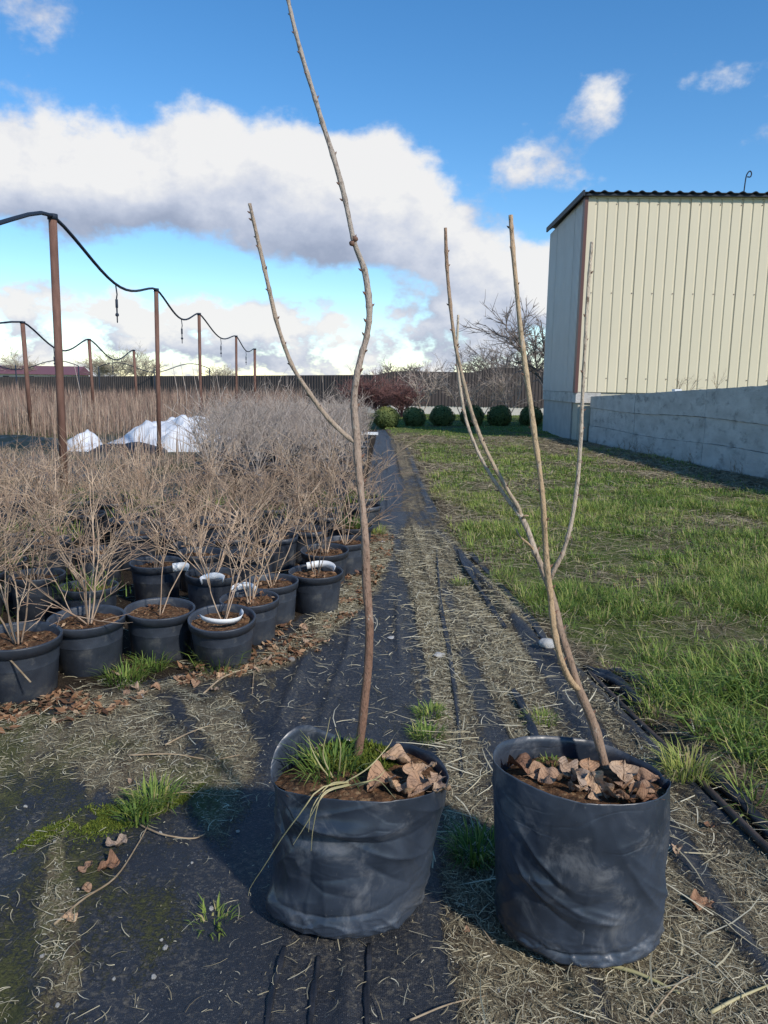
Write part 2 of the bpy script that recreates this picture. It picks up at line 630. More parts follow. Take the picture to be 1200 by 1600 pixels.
BARK_L = bark_material('grey_bark', (.22, .125, .085), (.37, .265, .20), (.40, .34, .285), .3, 1.1)
BARK_LB = bark_material('tan_bark', (.40, .31, .235), (.41, .32, .245), (.38, .23, .175), .9, 1.6)
BARK_R = bark_material('right_grey_bark', (.30, .205, .145), (.50, .41, .32), (.56, .47, .36), .3, 1.0)
BARK_RT = bark_material('right_tan_bark', (.46, .32, .19), (.54, .41, .26), (.46, .29, .19), .55, 1.35)
BARK_RB = bark_material('right_brown_bark', (.44, .34, .24), (.34, .225, .15), (.34, .17, .13), .8, 1.4)


def ground_material():
    """woven black mulch sheet with straw, soil, moss and grit lying on it"""
    m = bpy.data.materials.new('woven_ground_sheet')
    m.use_nodes = True
    t = NT(m.node_tree)
    bs = m.node_tree.nodes['Principled BSDF']
    tc = t.n('ShaderNodeTexCoord')
    P = tc.outputs['Object']
    # woven sheet
    wv = t.n('ShaderNodeTexWave', wave_type='BANDS', bands_direction='X')
    wv.inputs['Scale'].default_value = 90
    t.l(P, wv.inputs['Vector'])
    wv2 = t.n('ShaderNodeTexWave', wave_type='BANDS', bands_direction='Y')
    wv2.inputs['Scale'].default_value = 90
    t.l(P, wv2.inputs['Vector'])
    weave = t.math('MULTIPLY', wv.outputs['Fac'], wv2.outputs['Fac'])
    nf = t.noise(P, 3.2, 5, .6)
    fab = t.mix(nf, col((.010, .012, .017)), col((.034, .038, .047)))
    fab = t.mix(t.math('MULTIPLY', weave, .5), fab, col((.040, .046, .058)))
    # light grit
    g1 = t.noise(P, 240, 2, .7)
    g2 = t.noise(P, 9, 4, .6)
    grit = t.smooth(t.math('ADD', g1, t.math('MULTIPLY', g2, .30)), .78, .88)
    fab = t.mix(t.math('MULTIPLY', grit, .60), fab, col((.26, .255, .245)))
    g3 = t.noise(P, 75, 4, .75, .5)
    g4 = t.noise(P, 5, 5, .65)
    crumbs = t.smooth(t.math('ADD', g3, t.math('MULTIPLY', g4, .45)), .72, .92)
    fab = t.mix(t.math('MULTIPLY', crumbs, .60), fab, t.mix(g1, col((.05, .045, .035)), col((.24, .21, .16))))
    # straw and soil litter
    a = t.n('ShaderNodeAttribute', attribute_name='debris').outputs['Fac']
    st = t.vmath('MULTIPLY', P, (1, .30, 1))
    n1 = t.noise(st, 26, 6, .65, .4)
    n2 = t.noise(P, 120, 5, .7, .5)
    k = t.math('ADD', a, t.math('MULTIPLY', t.math('SUBTRACT', n1, .5), .9))
    k = t.math('ADD', k, t.math('MULTIPLY', t.math('SUBTRACT', n2, .5), 1.1))
    deb = t.smooth(k, .36, .66)
    n3 = t.noise(P, 190, 5, .75, .6)
    n4 = t.noise(P, 14, 5, .6)
    dc = t.ramp(n3, [(.30, (.045, .035, .024)), (.46, (.19, .155, .100)), (.58, (.34, .29, .195)), (.75, (.50, .45, .33))])
    dc = t.mix(t.smooth(n4, .42, .72), dc, t.mix(n3, col((.035, .024, .017)), col((.15, .115, .085))))
    c = t.mix(deb, fab, dc)
    # moss
    mo = t.n('ShaderNodeAttribute', attribute_name='moss').outputs['Fac']
    k2 = t.math('ADD', mo, t.math('MULTIPLY', t.math('SUBTRACT', n1, .5), .7))
    mf = t.smooth(t.math('ADD', k2, t.math('MULTIPLY', t.math('SUBTRACT', n2, .5), 1.2)), .40, .75)
    mc = t.mix(n3, col((.035, .046, .014)), col((.22, .22, .09)))
    c = t.mix(t.math('MULTIPLY', mf, .85), c, mc)
    # bare soil
    so = t.n('ShaderNodeAttribute', attribute_name='soil').outputs['Fac']
    sf = t.smooth(t.math('ADD', so, t.math('MULTIPLY', t.math('SUBTRACT', n1, .5), .8)), .42, .62)
    sc_ = t.ramp(n3, [(.32, (.014, .011, .009)), (.5, (.040, .030, .022)), (.66, (.085, .065, .045)), (.74, (.30, .27, .23))])
    c = t.mix(sf, c, sc_)
    t.l(c, bs.inputs['Base Color'])
    cover = t.math('MAXIMUM', deb, t.math('MAXIMUM', sf, mf), clamp=True)
    t.l(t.math('ADD', t.math('MULTIPLY', cover, .40), .50), bs.inputs['Roughness'])
    t.l(t.math('SUBTRACT', .36, t.math('MULTIPLY', cover, .28)), bs.inputs['Specular IOR Level'])
    b = t.n('ShaderNodeBump')
    b.inputs['Distance'].default_value = .010
    hgt = t.math('ADD', t.math('MULTIPLY', n3, t.math('ADD', t.math('MULTIPLY', cover, 1.0), .05)), t.math('MULTIPLY', weave, .04))
    t.l(t.math('ADD', hgt, t.math('MULTIPLY', n2, .35)), b.inputs['Height'])
    t.l(b.outputs[0], bs.inputs['Normal'])
    return m


def lawn_material():
    m = bpy.data.materials.new('lawn_soil')
    m.use_nodes = True
    t = NT(m.node_tree)
    bs = m.node_tree.nodes['Principled BSDF']
    P = t.n('ShaderNodeTexCoord').outputs['Object']
    n0 = t.noise(P, .8, 5, .6)
    n1 = t.noise(P, 6, 6, .7, .4)
    n2 = t.noise(P, 70, 5, .75, .5)
    green = t.ramp(n2, [(.3, (.040, .056, .017)), (.5, (.125, .165, .045)), (.72, (.25, .26, .095))])
    brown = t.ramp(n2, [(.3, (.055, .042, .028)), (.5, (.16, .125, .082)), (.72, (.32, .26, .18))])
    d = t.n('ShaderNodeAttribute', attribute_name='dry').outputs['Fac']
    k = t.math('ADD', d, t.math('MULTIPLY', t.math('SUBTRACT', n1, .5), 1.0))
    k = t.math('ADD', k, t.math('MULTIPLY', t.math('SUBTRACT', n0, .5), .7))
    c = t.mix(t.smooth(k, .22, .72), green, brown)
    t.l(c, bs.inputs['Base Color'])
    bs.inputs['Roughness'].default_value = .95
    bs.inputs['Specular IOR Level'].default_value = .1
    b = t.n('ShaderNodeBump')
    b.inputs['Distance'].default_value = .03
    t.l(t.math('ADD', n2, n1), b.inputs['Height'])
    t.l(b.outputs[0], bs.inputs['Normal'])
    return m


GROUNDM = ground_material()
LAWNM = lawn_material()

# ------------------------------------------------------------------ ground
edge_pts = np.array([(0.8, 1.02), (1.3, 1.00), (1.7, .96), (2.1, .91), (2.41, .87), (2.9, .80), (3.17, .73), (3.8, .66), (4.7, .56), (5.8, .46), (8, .46), (11, .44), (13.65, .42), (17, .06), (19, -.02), (25, -.1)])
pot_line = np.array([(0.8, -1.6), (1.9, -1.5), (2.2, -1.42), (2.4, -1.02), (2.62, -.88), (2.85, -.50), (3.1, -.38), (3.4, -.30), (3.7, -.20), (4.3, -.12), (5.0, -.04), (6.0, -.02), (8, -.05), (20, -.05)])


def path_edge(y):
    return np.interp(y, edge_pts[:, 0], edge_pts[:, 1])


def pot_edge(y):
    return np.interp(y, pot_line[:, 0], pot_line[:, 1])


RIDGES = [(-.30, .020, .016), (-.16, .014, .012), (-.04, .014, .012), (.07, .016, .018), (.17, .013, .014), (.30, .016, .022), (.47, .015, .012), (.60, .02, .018), (-.50, .025, .02), (-.66, .02, .016), (-.85, .03, .022)]


def ridge_x(x0, y):
    """folds run along the path and fan out towards the near, wider end"""
    fan = np.interp(y, [0.8, 2.2, 4.0, 7, 20], [1.25, 1.12, .95, .75, .55])
    return x0 * fan + .035 * (fbm(y * .9 + x0 * 31, x0 * 57 + y * 0, 3) - .5) * 2


def path_z(x, y):
    z = .018 * (fbm(x * 3 + 5, y * 1.6, 4) - .5) + .006 * (fbm(x * 14, y * 9, 3) - .5)
    for i, (x0, w, h) in enumerate(RIDGES):
        on = sstep(.35, .55, fbm(y * .55 + i * 7.7, y * 0 + i * 3.1, 2))
        d = (x - ridge_x(x0, y)) / w
        z = z + h * on * np.exp(-d * d)
    e = path_edge(y)
    z = z + .030 * np.exp(-((x - e + .06) / .035) ** 2) * sstep(.3, .5, fbm(y * .8, y * 0 + 3, 2))
    z = z - .09 * sstep(.0, .10, x - e)
    return z


def lawn_z(x, y):
    e = path_edge(y)
    z = .012 + .05 * (fbm(x * 1.7, y * 1.7, 4) - .5) + .02 * (fbm(x * 9, y * 9, 3) - .5)
    return z - .10 * sstep(.06, -.05, x - e)


def grid(xs, ys, zf):
    X, Y = np.meshgrid(xs, ys)
    Z = zf(X, Y)
    V = np.stack([X, Y, Z], -1).reshape(-1, 3)
    nx, ny = len(xs), len(ys)
    i, j = np.meshgrid(np.arange(nx - 1), np.arange(ny - 1))
    b = (j * nx + i).ravel()
    Q = np.stack([b, b + 1, b + nx + 1, b + nx], 1)
    return V, Q, X, Y


# far ground
g = np_mesh('ground', *grid(np.linspace(-700, 700, 57), np.linspace(-300, 1400, 69), lambda x, y: x * 0 - .06)[:2], attrs=None)
g.attributes.new('dry', 'FLOAT', 'POINT').data.foreach_set('value', np.full(len(g.vertices), .45, np.float32))
obj('ground', g, LAWNM, kind='structure')


def path_fields(x, y):
    e = path_edge(y)
    pe = pot_edge(y)
    n = fbm(x * 2.2 + 3, y * 1.0, 4) - .5
    st = fbm(x * 9 + 11, y * .9, 4) - .5
    # far path: litter on the right half, sheet on the left
    far = sstep(.02, .26, x) * .55 + .12 + .5 * st + .5 * n + .35 * (fbm(x * 3, y * 3.1, 3) - .5)
    # near path: litter right of the middle, mostly bare sheet left of it
    near = .12 + .52 * sstep(.02, .20, x) + .75 * st + .35 * n
    near = near + .20 * sstep(1.75, 1.35, y) * sstep(-.35, .0, x)
    for x0, w in ((.095, .022), (.155, .014), (.335, .028), (.62, .035)):
        d = (x - ridge_x(x0, y)) / w
        near = near - .75 * np.exp(-d * d) * sstep(.30, .50, fbm(y * 1.3 + x0 * 40, y * 0 + 8, 2))
    f = sstep(3.4, 4.6, y)
    deb = near * (1 - f) + far * f
    # pale streaks across the left side of the sheet
    stk = fbm((x + .45 * y) * 7, (y - .3 * x) * 1.2, 3)
    lz = sstep(-.25, -.5, x) * sstep(2.9, 2.4, y)
    deb = deb + lz * (.80 * sstep(.42, .66, stk) + .10 + .5 * (fbm(x * 22 + 5, y * 16, 3) - .5))
    # litter strip in front of the pots
    strip = np.exp(-((x - pe - .02) / .11) ** 2) * sstep(7, 5, y)
    deb = np.maximum(deb, strip * .85 + .3 * n)
    # folded bare sheet along the lawn edge
    deb = deb - .45 * np.exp(-((x - e + .04) / .035) ** 2) * sstep(.40, .55, fbm(y * 1.1 + 4, y * 0 + 5, 2))
    soil = sstep(-.05, -.22, x - pe) * .85 + .2 * n
    bl = sstep(1.75, 1.25, y) * sstep(.10, -.5, x)
    soil = np.maximum(soil, bl * .40 + .8 * n + .6 * bl * (fbm(x * 13, y * 11, 3) - .5))
    soil = np.maximum(soil, sstep(-1.0, -1.25, x) * sstep(2.6, 2.3, y) * .6 + .6 * n)
    moss = lz * (.30 + 1.2 * (fbm((x + .6 * y) * 4 + 9, y * 2.5, 4) - .5) + .15)
    moss = np.maximum(moss, .22 + 1.1 * n * sstep(4, 2, y))
    back = sstep(6.4, 6.9, y) * sstep(-.8, -1.3, x)
    soil = soil * (1 - .75 * back)
    moss = np.maximum(moss, back * .55 + .5 * n)
    return deb, moss, soil


def sheet(name, xs, ys):
    V, Q, X, Y = grid(xs, ys, path_z)
    d, mo, so = path_fields(X, Y)
    me = np_mesh(name, V, Q, attrs={'debris': d, 'moss': mo, 'soil': so})
    return obj(name, me, GROUNDM, kind='structure')


xs = np.concatenate([np.arange(-6.0, -1.7, .06), np.arange(-1.7, 1.25, .012)])
ys = np.concatenate([np.arange(0.5, 4.2, .0125), np.arange(4.2, 8, .03), np.arange(8, 19, .1)])
sheet('path', xs, ys)

# lawn
xs = np.concatenate([np.arange(-.3, 2.6, .03), np.arange(2.6, 14, .12)])
ys = np.concatenate([np.arange(0.4, 6, .03), np.arange(6, 30, .12)])


def wall_x(y):
    return np.interp(y, [2, 9.42, 15.65], [5.25, 4.73, 4.12])


def dryness(x, y):
    w = wall_x(y)
    d = .30 + .70 * sstep(1.55, .25, w - x) * sstep(17.5, 15, y)
    d = d + .5 * sstep(.22, .02, x - path_edge(y)) + .9 * (fbm(x * 1.3 + 9, y * .8, 4) - .5)
    return d + .35 * sstep(2.2, 1.4, y)


V, Q, X, Y = grid(xs, ys, lawn_z)
obj('lawn', np_mesh('lawn', V, Q, attrs={'dry': dryness(X, Y)}), LAWNM, kind='structure')


def in_view(x, y, m=.12):
    return (np.abs(x) < y * .505 + m + .05)


# ------------------------------------------------------------------ grass on the lawn
def lawn_grass():
    PX, PY, LL, WW, TT, LE = [], [], [], [], [], []

    HH = []

    def zone(y0, y1, tufts, per, r0, r1, l0, l1, w0, w1):
        y = y0 + (y1 - y0) * rng.random(tufts)
        x = -.2 + (min(y1 * .51 + .3, 7.5) + .2) * rng.random(tufts)
        d = dryness(x, y)
        wob = .20 * (fbm(y * 3.3, x * 0 + 2, 3) - .5)
        ok = in_view(x, y, .3) & (x > path_edge(y) + .05 + wob) & (x < wall_x(y) - .02 + 30 * (y > 15.7))
        cl = fbm(x * 2.1 + 31, y * 2.1, 4)
        ok &= rng.random(tufts) < sstep(.30, .54, cl + .08 - .22 * np.clip(d, 0, 1)) * .90 + .10
        x, y, d, cl = x[ok], y[ok], d[ok], cl[ok]
        k = len(x)
        size = (.45 + 1.1 * cl) * (.6 + .8 * rng.random(k))
        yel = np.clip(.9 * fbm(x * .9 + 3, y * .9 + 8, 3) + .35 * (rng.random(k) - .5) + .35 * np.clip(d, 0, 1) - .10, 0, 1)
        n = np.maximum(3, (per * size).astype(int))
        i = np.repeat(np.arange(k), n)
        m = len(i)
        a = rng.random(m) * 6.283
        q = np.sqrt(rng.random(m))
        rr = (r0 + (r1 - r0) * rng.random(k))[i] * size[i]
        PX.append(x[i] + np.cos(a) * q * rr)
        PY.append(y[i] + np.sin(a) * q * rr)
        HH.append(a + (rng.random(m) - .5) * 1.6)
        LE.append(np.clip(.15 + 1.05 * q * rng.random(m) + .35 * rng.random(m), 0, 1.4))
        LL.append((l0 + (l1 - l0) * rng.random(m) ** 1.3) * size[i])
        WW.append(w0 + (w1 - w0) * rng.random(m))
        TT.append(np.clip(-.06 + yel[i] * .76 + .36 * (rng.random(m) - .35) + .55 * (rng.random(m) > .84), 0, 1))
    zone(1.3, 2.7, 800, 22, .02, .06, .04, .11, .002, .006)
    zone(2.7, 4.6, 2500, 24, .025, .065, .04, .10, .002, .005)
    zone(4.6, 8, 5600, 18, .035, .09, .032, .085, .0035, .007)
    zone(8, 14, 7000, 11, .06, .12, .025, .07, .007, .013)
    zone(14, 30, 8000, 7, .08, .16, .02, .05, .012, .022)
    x, y = np.concatenate(PX), np.concatenate(PY)
    n = len(x)
    P = np.stack([x, y, lawn_z(x, y) - .006], 1)
    blades('lawn_grass', P, np.concatenate(LL), np.concatenate(WW), np.concatenate(HH), np.concatenate(LE), rng.random(n) * 1.0, np.concatenate(TT), GRASS)
    # broad long blades at the near corner
    n = 700
    y = 1.75 + 1.0 * rng.random(n)
    x = path_edge(y) + .10 + .75 * rng.random(n) ** .8
    c = fbm(x * 5 + 2, y * 5, 2)
    ok = c > .46
    x, y = x[ok], y[ok]
    n = len(x)
    P = np.stack([x, y, lawn_z(x, y) - .005], 1)
    blades('long_grass', P, .10 + .15 * rng.random(n), .005 + .006 * rng.random(n), math.pi * (.75 + .6 * rng.random(n)), .35 + .6 * rng.random(n), .4 + .9 * rng.random(n), .05 + .45 * rng.random(n) ** 1.5, GRASS)


lawn_grass()
for nm in ('lawn_grass', 'long_grass'):
    tag(bpy.data.objects[nm], {'lawn_grass': 'short patchy green lawn grass beside the sheeted path', 'long_grass': 'broad long grass blades flopping towards the pipe'}[nm], 'grass')


def straw_litter():
    # dry straws on the path, where the litter lies
    n = 260000
    y = .95 + 5.0 * rng.random(n) ** 1.5
    x = -1.9 + 3.0 * rng.random(n)
    d, mo, so = path_fields(x, y)
    ok = in_view(x, y) & (x < path_edge(y) + .10) & (rng.random(n) < sstep(.25, .8, d) * .75 + .05)
    ok &= rng.random(n) < np.where(x < -.3, .6, 1.0)
    x, y = x[ok], y[ok]
    n = len(x)
    P = np.stack([x, y, path_z(x, y) + .003 + .006 * rng.random(n)], 1)
    o = ribbons('straw_litter', P, (.007 + .055 * rng.random(n) ** 3.0) * np.clip(y / 2, .9, 1.6), (.0006 + .0014 * rng.random(n)) * np.clip(y / 1.8, .9, 2.2), rng.random(n) * 6.283, (rng.random(n) - .5) * .9, rng.random(n) * .16, np.clip(rng.normal(.50, .28, n), 0, 1), STRAW, arch=.05)
    tag(o, 'short dry straw litter strewn over the black sheet', 'straw')
    # longer bleached stalks, mostly around the right-hand bag
    n = 800
    y = 1.0 + 3.0 * rng.random(n) ** 1.4
    x = -.15 + 1.2 * rng.random(n)
    ok = (x < path_edge(y) + .25) & (fbm(x * 3 + 8, y * 3, 3) > .45)
    x, y = x[ok], y[ok]
    n = len(x)
    P = np.stack([x, y, np.maximum(path_z(x, y), lawn_z(x, y)) + .006 + .008 * rng.random(n)], 1)
    o = ribbons('dry_stalks', P, .07 + .14 * rng.random(n) ** 2, .0014 + .0024 * rng.random(n), rng.random(n) * 6.283, (rng.random(n) - .5) * .5, rng.random(n) * .12, .45 + .55 * rng.random(n), STRAW, arch=.05)
    tag(o, 'longer bleached grass stalks lying around the bags', 'straw')
    # brown thatch under the concrete wall and along the lawn edge
    n = 150000
    y = 1.2 + 15.5 * rng.random(n) ** 1.25
    x = .2 + 5.0 * rng.random(n)
    d = dryness(x, y)
    ok = in_view(x, y) & (x > path_edge(y) + .02) & (x < wall_x(y) - .02) & (rng.random(n) < sstep(.2, .75, d) + .09 + .32 * sstep(.52, .40, fbm(x * 2.1 + 31, y * 2.1, 4)))
    x, y = x[ok], y[ok]
    n = len(x)
    s = np.clip(y / 5, .45, 2.2)
    P = np.stack([x, y, lawn_z(x, y) + .004 + .012 * rng.random(n)], 1)
    o = ribbons('dead_thatch', P, (.05 + .10 * rng.random(n)) * s ** .5, (.0018 + .0022 * rng.random(n)) * s, rng.random(n) * 6.283, (rng.random(n) - .5) * .6, rng.random(n) * .35, rng.random(n), THATCH, arch=.12)
    tag(o, 'dead brown grass thatch along the foot of the concrete wall', 'dead grass')


straw_litter()

# grass tufts and weeds growing through the sheet
def tuft(name, label, loc, n, r, l0, l1, tint, w=.0035, spread=.9, group=None):
    a = rng.random(n) * 6.283
    rr = r * np.sqrt(rng.random(n))
    P = np.stack([np.cos(a) * rr, np.sin(a) * rr, np.zeros(n) - .004], 1)
    hd = a + (rng.random(n) - .5) * 1.4
    o = blades(name, P, l0 + (l1 - l0) * rng.random(n), w * (.5 + rng.random(n)), hd, .1 + spread * rng.random(n), .2 + 1.0 * rng.random(n), np.clip(tint + .35 * (rng.random(n) - .5) + .5 * (rng.random(n) > .86), 0, 1), GRASS, kind=None)
    o.location = loc
    return tag(o, label, 'grass tuft', group)


def on_path(px, py):
    p = gp(px, py)
    p.z = float(path_z(np.array([p.x]), np.array([p.y]))[0])
    return p


for px, py, n, r, l0, l1, ti, lab in [
        (672, 1118, 160, .045, .02, .06, .35, 'green grass tuft on the sheet behind the left bag'),
        (668, 1152, 190, .050, .02, .07, .30, 'green grass tuft nearest the brown leaves of the left bag'),
        (845, 1130, 150, .045, .02, .06, .45, 'yellow green tuft in straw just behind the right bag'),
        (745, 1335, 280, .055, .03, .10, .10, 'dark green grass tuft in the shade between the two bags'),
        (240, 1255, 240, .060, .03, .09, .40, 'green and straw tuft growing through the sheet by a mossy streak'),
        (215, 1280, 120, .040, .03, .08, .18, 'dark green tuft beside the grey dead leaf'),
        (195, 1062, 210, .075, .03, .11, .25, 'grass tuft at the foot of the pots with a leaf in it'),
        (235, 1045, 150, .06, .03, .10, .25, 'low grass tuft between two edge pots'),
        (340, 1045, 130, .085, .03, .13, .22, 'sparse upright grass at the foot of the pot with the label strip'),
        (590, 835, 120, .05, .05, .13, .55, 'yellow green tuft at the far path edge by the pots'),
        (1072, 1225, 220, .06, .04, .13, .62, 'yellowish tuft growing over the brown pipe'),
        (330, 1440, 60, .04, .02, .05, .4, 'tiny green tuft on bare ground left of the left bag'),
        (720, 915, 70, .05, .03, .07, .35, 'small tuft between folds of black sheet')]:
    tuft('grass_tuft', lab, on_path(px, py), n, r, l0, l1, ti)

# moss streak on the left of the sheet
def moss_streak():
    n = 16000
    t_ = rng.random(n)
    a, b = gp(40, 1315), gp(300, 1245)
    w = .038 * (1 - abs(t_ - .5)) * rng.normal(0, 1, n) + .03 * np.sin(t_ * 7)
    x = a.x + (b.x - a.x) * t_ + w * .3
    y = a.y + (b.y - a.y) * t_ + w
    ok = fbm(x * 12, y * 14, 3) > .40
    x, y = x[ok], y[ok]
    n = len(x)
    P = np.stack([x, y, path_z(x, y)], 1)
    o = blades('moss_streak', P, .003 + .007 * rng.random(n), .0016 + .0016 * rng.random(n), rng.random(n) * 6.28, .3 + rng.random(n) * 1.1, rng.random(n), .15 + .75 * rng.random(n), MOSSM)
    tag(o, 'yellow green moss streak growing across the black sheet', 'moss')


moss_streak()


# ------------------------------------------------------------------ leaves
def leaf_mesh(i, lobed):
    r = random.Random(40 + i)
    nU, nV = 15, 7
    V, Fc = [], []
    c1, c2, tw = r.uniform(-1.2, 1.4), r.uniform(.5, 2.2), r.uniform(-.5, .5)
    for a in range(nU):
        u = a / (nU - 1)
        w = math.sin(math.pi * min(1, u * .96 + .03)) ** .8 * .42
        if lobed:
            w *= 1 + .45 * math.sin(u * 9.4 + .6)
        for b in range(nV):
            v = b / (nV - 1) * 2 - 1
            x, y = u - .5, v * w
            z = .75 * c1 * (x * x) + .95 * c2 * (y * y) + 1.6 * tw * x * y + .075 * math.sin(7 * u + 5 * v + i) + .05 * math.sin(13 * u - 3 * v) + r.uniform(-.012, .012) - .03 * (1 - min(1, abs(v) * 4))
            V.append((x, y, z))
    for a in range(nU - 1):
        for b in range(nV - 1):
            k = a * nV + b
            Fc.append((k, k + 1, k + nV + 1, k + nV))
    # leaf stalk
    m = MB()
    m.add(V, Fc)
    m.tube([(-.5, 0, V[nV // 2][2]), (-.64, .02, V[nV // 2][2] + .02), (-.78, .05, V[nV // 2][2] + .05)], [.014, .011, .011], 4)
    me = m.mesh('leaf')
    me.materials.append(DLEAF)
    z0 = min(v[2] for v in V)
    return me, z0


LEAVES = [leaf_mesh(i, i % 2 == 0) for i in range(8)]


def dry_leaf(loc, size, label, group=None, tilt=.25, k=None):
    me, z0 = LEAVES[random.randrange(8) if k is None else k]
    o = obj('dry_leaf', me)
    o.location = Vector(loc) + Vector((0, 0, -z0 * size * .6))
    o.scale = (size, size, size)
    o.rotation_euler = (random.uniform(-tilt, tilt), random.uniform(-tilt, tilt), random.uniform(0, 6.28))
    return tag(o, label, 'leaf', group)


# ------------------------------------------------------------------ grow bags
def catmull(pts, n):
    pts = [Vector(p) for p in pts]
    P = [pts[0] * 2 - pts[1]] + pts + [pts[-1] * 2 - pts[-2]]
    out = []
    seg = len(pts) - 1
    for i in range(n + 1):
        s = i / n * seg
        k = min(int(s), seg - 1)
        t = s - k
        a, b, c, d = P[k:k + 4]
        out.append(.5 * ((2 * b) + (c - a) * t + (2 * a - 5 * b + 4 * c - d) * t * t + (3 * b - a - 3 * c + d) * t ** 3))
    return out


def grow_bag(label, film_label, base, top, rb, rt, rim, soil_z, seed, lean_fn, extra=()):
    root = thing('grow_bag', label, 'grow bag', (base.x, base.y, 0))
    nT, nZ = 320, 124
    V, Q = [], []
    th = np.linspace(0, 2 * np.pi, nT, endpoint=False)
    off = np.array([top.x - base.x, top.y - base.y])

    def sup(t, a, b, e):
        c, s = np.cos(t), np.sin(t)
        return np.sign(c) * np.abs(c) ** e * a, np.sign(s) * np.abs(s) ** e * b
    rimz = rim(th) + .0025 * (fbm(np.cos(th) * 9 + seed, np.sin(th) * 9, 3) - .5)
    rc = np.random.default_rng(int(seed * 10))
    crease = []
    for _ in range(46):
        crease.append((rc.uniform(0, 6.283), rc.uniform(.0, .30), rc.choice([-1, 1]) * rc.uniform(.15, .75) if rc.random() < .75 else rc.uniform(1.2, 1.9),
                       rc.uniform(.03, .09), rc.uniform(.006, .014), rc.choice([-.7, 1.0]) * rc.uniform(.0025, .0065)))
    crease += list(extra)
    rows = []
    for j in range(nZ):
        u = j / (nZ - 1)
        a = rb[0] + (rt[0] - rb[0]) * u ** .8
        b = rb[1] + (rt[1] - rb[1]) * u ** .8
        rnd = 1 - .13 * (1 - min(1, u / .09)) ** 2
        # round where the soil fills it, lens-shaped at the rim where the side seams show
        k = u ** 1.6
        cx, sx = np.cos(th), np.sin(th)
        x = np.sign(cx) * np.abs(cx) ** (.88 - .06 * k) * a * rnd
        y = np.sign(sx) * np.abs(sx) ** (.86 + .42 * k) * b * rnd
        z = rimz * u + .004
        # slack film: creases fall diagonally, sharper near the bottom
        q = np.cos(th) * 2.0 + seed
        q2 = np.sin(th) * 2.0 + seed * 2.1
        def ridged(fx, fz, o, p, sl):
            n_ = fbm(q * fx + z * sl + o, q2 * fx + z * fz + o * .7, 2)
            return np.clip(1 - np.abs(2 * n_ - 1) * 3.0, 0, 1) ** p
        cr = fbm(q * 1.3 + z * 3 + 3, q2 * 1.3 + z * 8, 3) - .5
        dis = .011 * cr + .0040 * ridged(.55, 7, 3, 1.3, 5) * (.35 + .65 * math.sin(math.pi * u))
        dis = dis + .0040 * ridged(2.0, 50, 61, 1.2, 5) * np.exp(-((u - .08) / .09) ** 2)
        for t0_, z0_, an, ln, wd, am in crease:
            dt = ((th - t0_ + np.pi) % (2 * np.pi) - np.pi) * .16
            dz = z - z0_
            al = dt * math.cos(an) + dz * math.sin(an)
            ac = -dt * math.sin(an) + dz * math.cos(an) - 1.2 * al * al
            dis = dis + am * np.exp(-np.abs(ac) / wd) * np.exp(-(al / ln) ** 2)
        dis = dis * (1 - .35 * sstep(.88, 1.0, u)) + .005 * (fbm(np.cos(th) * 4 + seed, np.sin(th) * 4, 2) - .5) * sstep(.8, 1.0, u)
        dx, dy = lean_fn(th, u)
        nx, ny = np.cos(th), np.sin(th)
        rows.append(np.stack([x + nx * dis + off[0] * u + dx, y + ny * dis + off[1] * u + dy, z], 1))
    # inside of the film, down to below the soil
    for j in range(10):
        u = 1 - .30 * j / 9
        src = rows[int(round(u * (nZ - 1)))]
        ctr = np.array([off[0] * u, off[1] * u])
        r = src.copy()
        d = r[:, :2] - ctr
        ln = np.linalg.norm(d, axis=1, keepdims=True)
        r[:, :2] = ctr + d * (1 - (.0012 + .0022 * (j > 0)) / ln)
        if j:
            r[:, 2] -= .004
        rows.append(r)
    V = np.concatenate(rows)
    n = len(rows)
    i, j = np.meshgrid(np.arange(nT), np.arange(n - 1))
    i, j = i.ravel(), j.ravel()
    Q = np.stack([j * nT + i, j * nT + (i + 1) % nT, (j + 1) * nT + (i + 1) % nT, (j + 1) * nT + i], 1)
    # closed bottom
    V = np.concatenate([V, [[0, 0, .003]]])
    k = np.arange(nT)
    T = np.stack([(k + 1) % nT, k, np.full(nT, len(V) - 1)], 1)
    me = np_mesh('film', V, Q, T)
    f = obj('film', me, FILM, root)
    f['label'] = film_label
    # soil
    u = soil_z / float(rimz.mean())
    V, Fc = [], []
    nr = 16
    src = rows[int(round(u * (nZ - 1)))]
    for a in range(nr):
        s = a / (nr - 1)
        for b in range(nT // 2):
            p = src[b * 2]
            cx, cy = off[0] * u, off[1] * u
            x, y = cx + (p[0] - cx) * s * .985, cy + (p[1] - cy) * s * .985
            z = soil_z + .02 * (fbm(np.array([x * 14 + seed]), np.array([y * 14]), 4)[0] - .5) + .012 * (1 - s * s)
            V.append((x, y, z))
    m2 = nT // 2
    for a in range(nr - 1):
        for b in range(m2):
            Fc.append((a * m2 + b, a * m2 + (b + 1) % m2, (a + 1) * m2 + (b + 1) % m2, (a + 1) * m2 + b))
    MB().add(V, Fc).build('soil', SOIL, root)
    return root, off


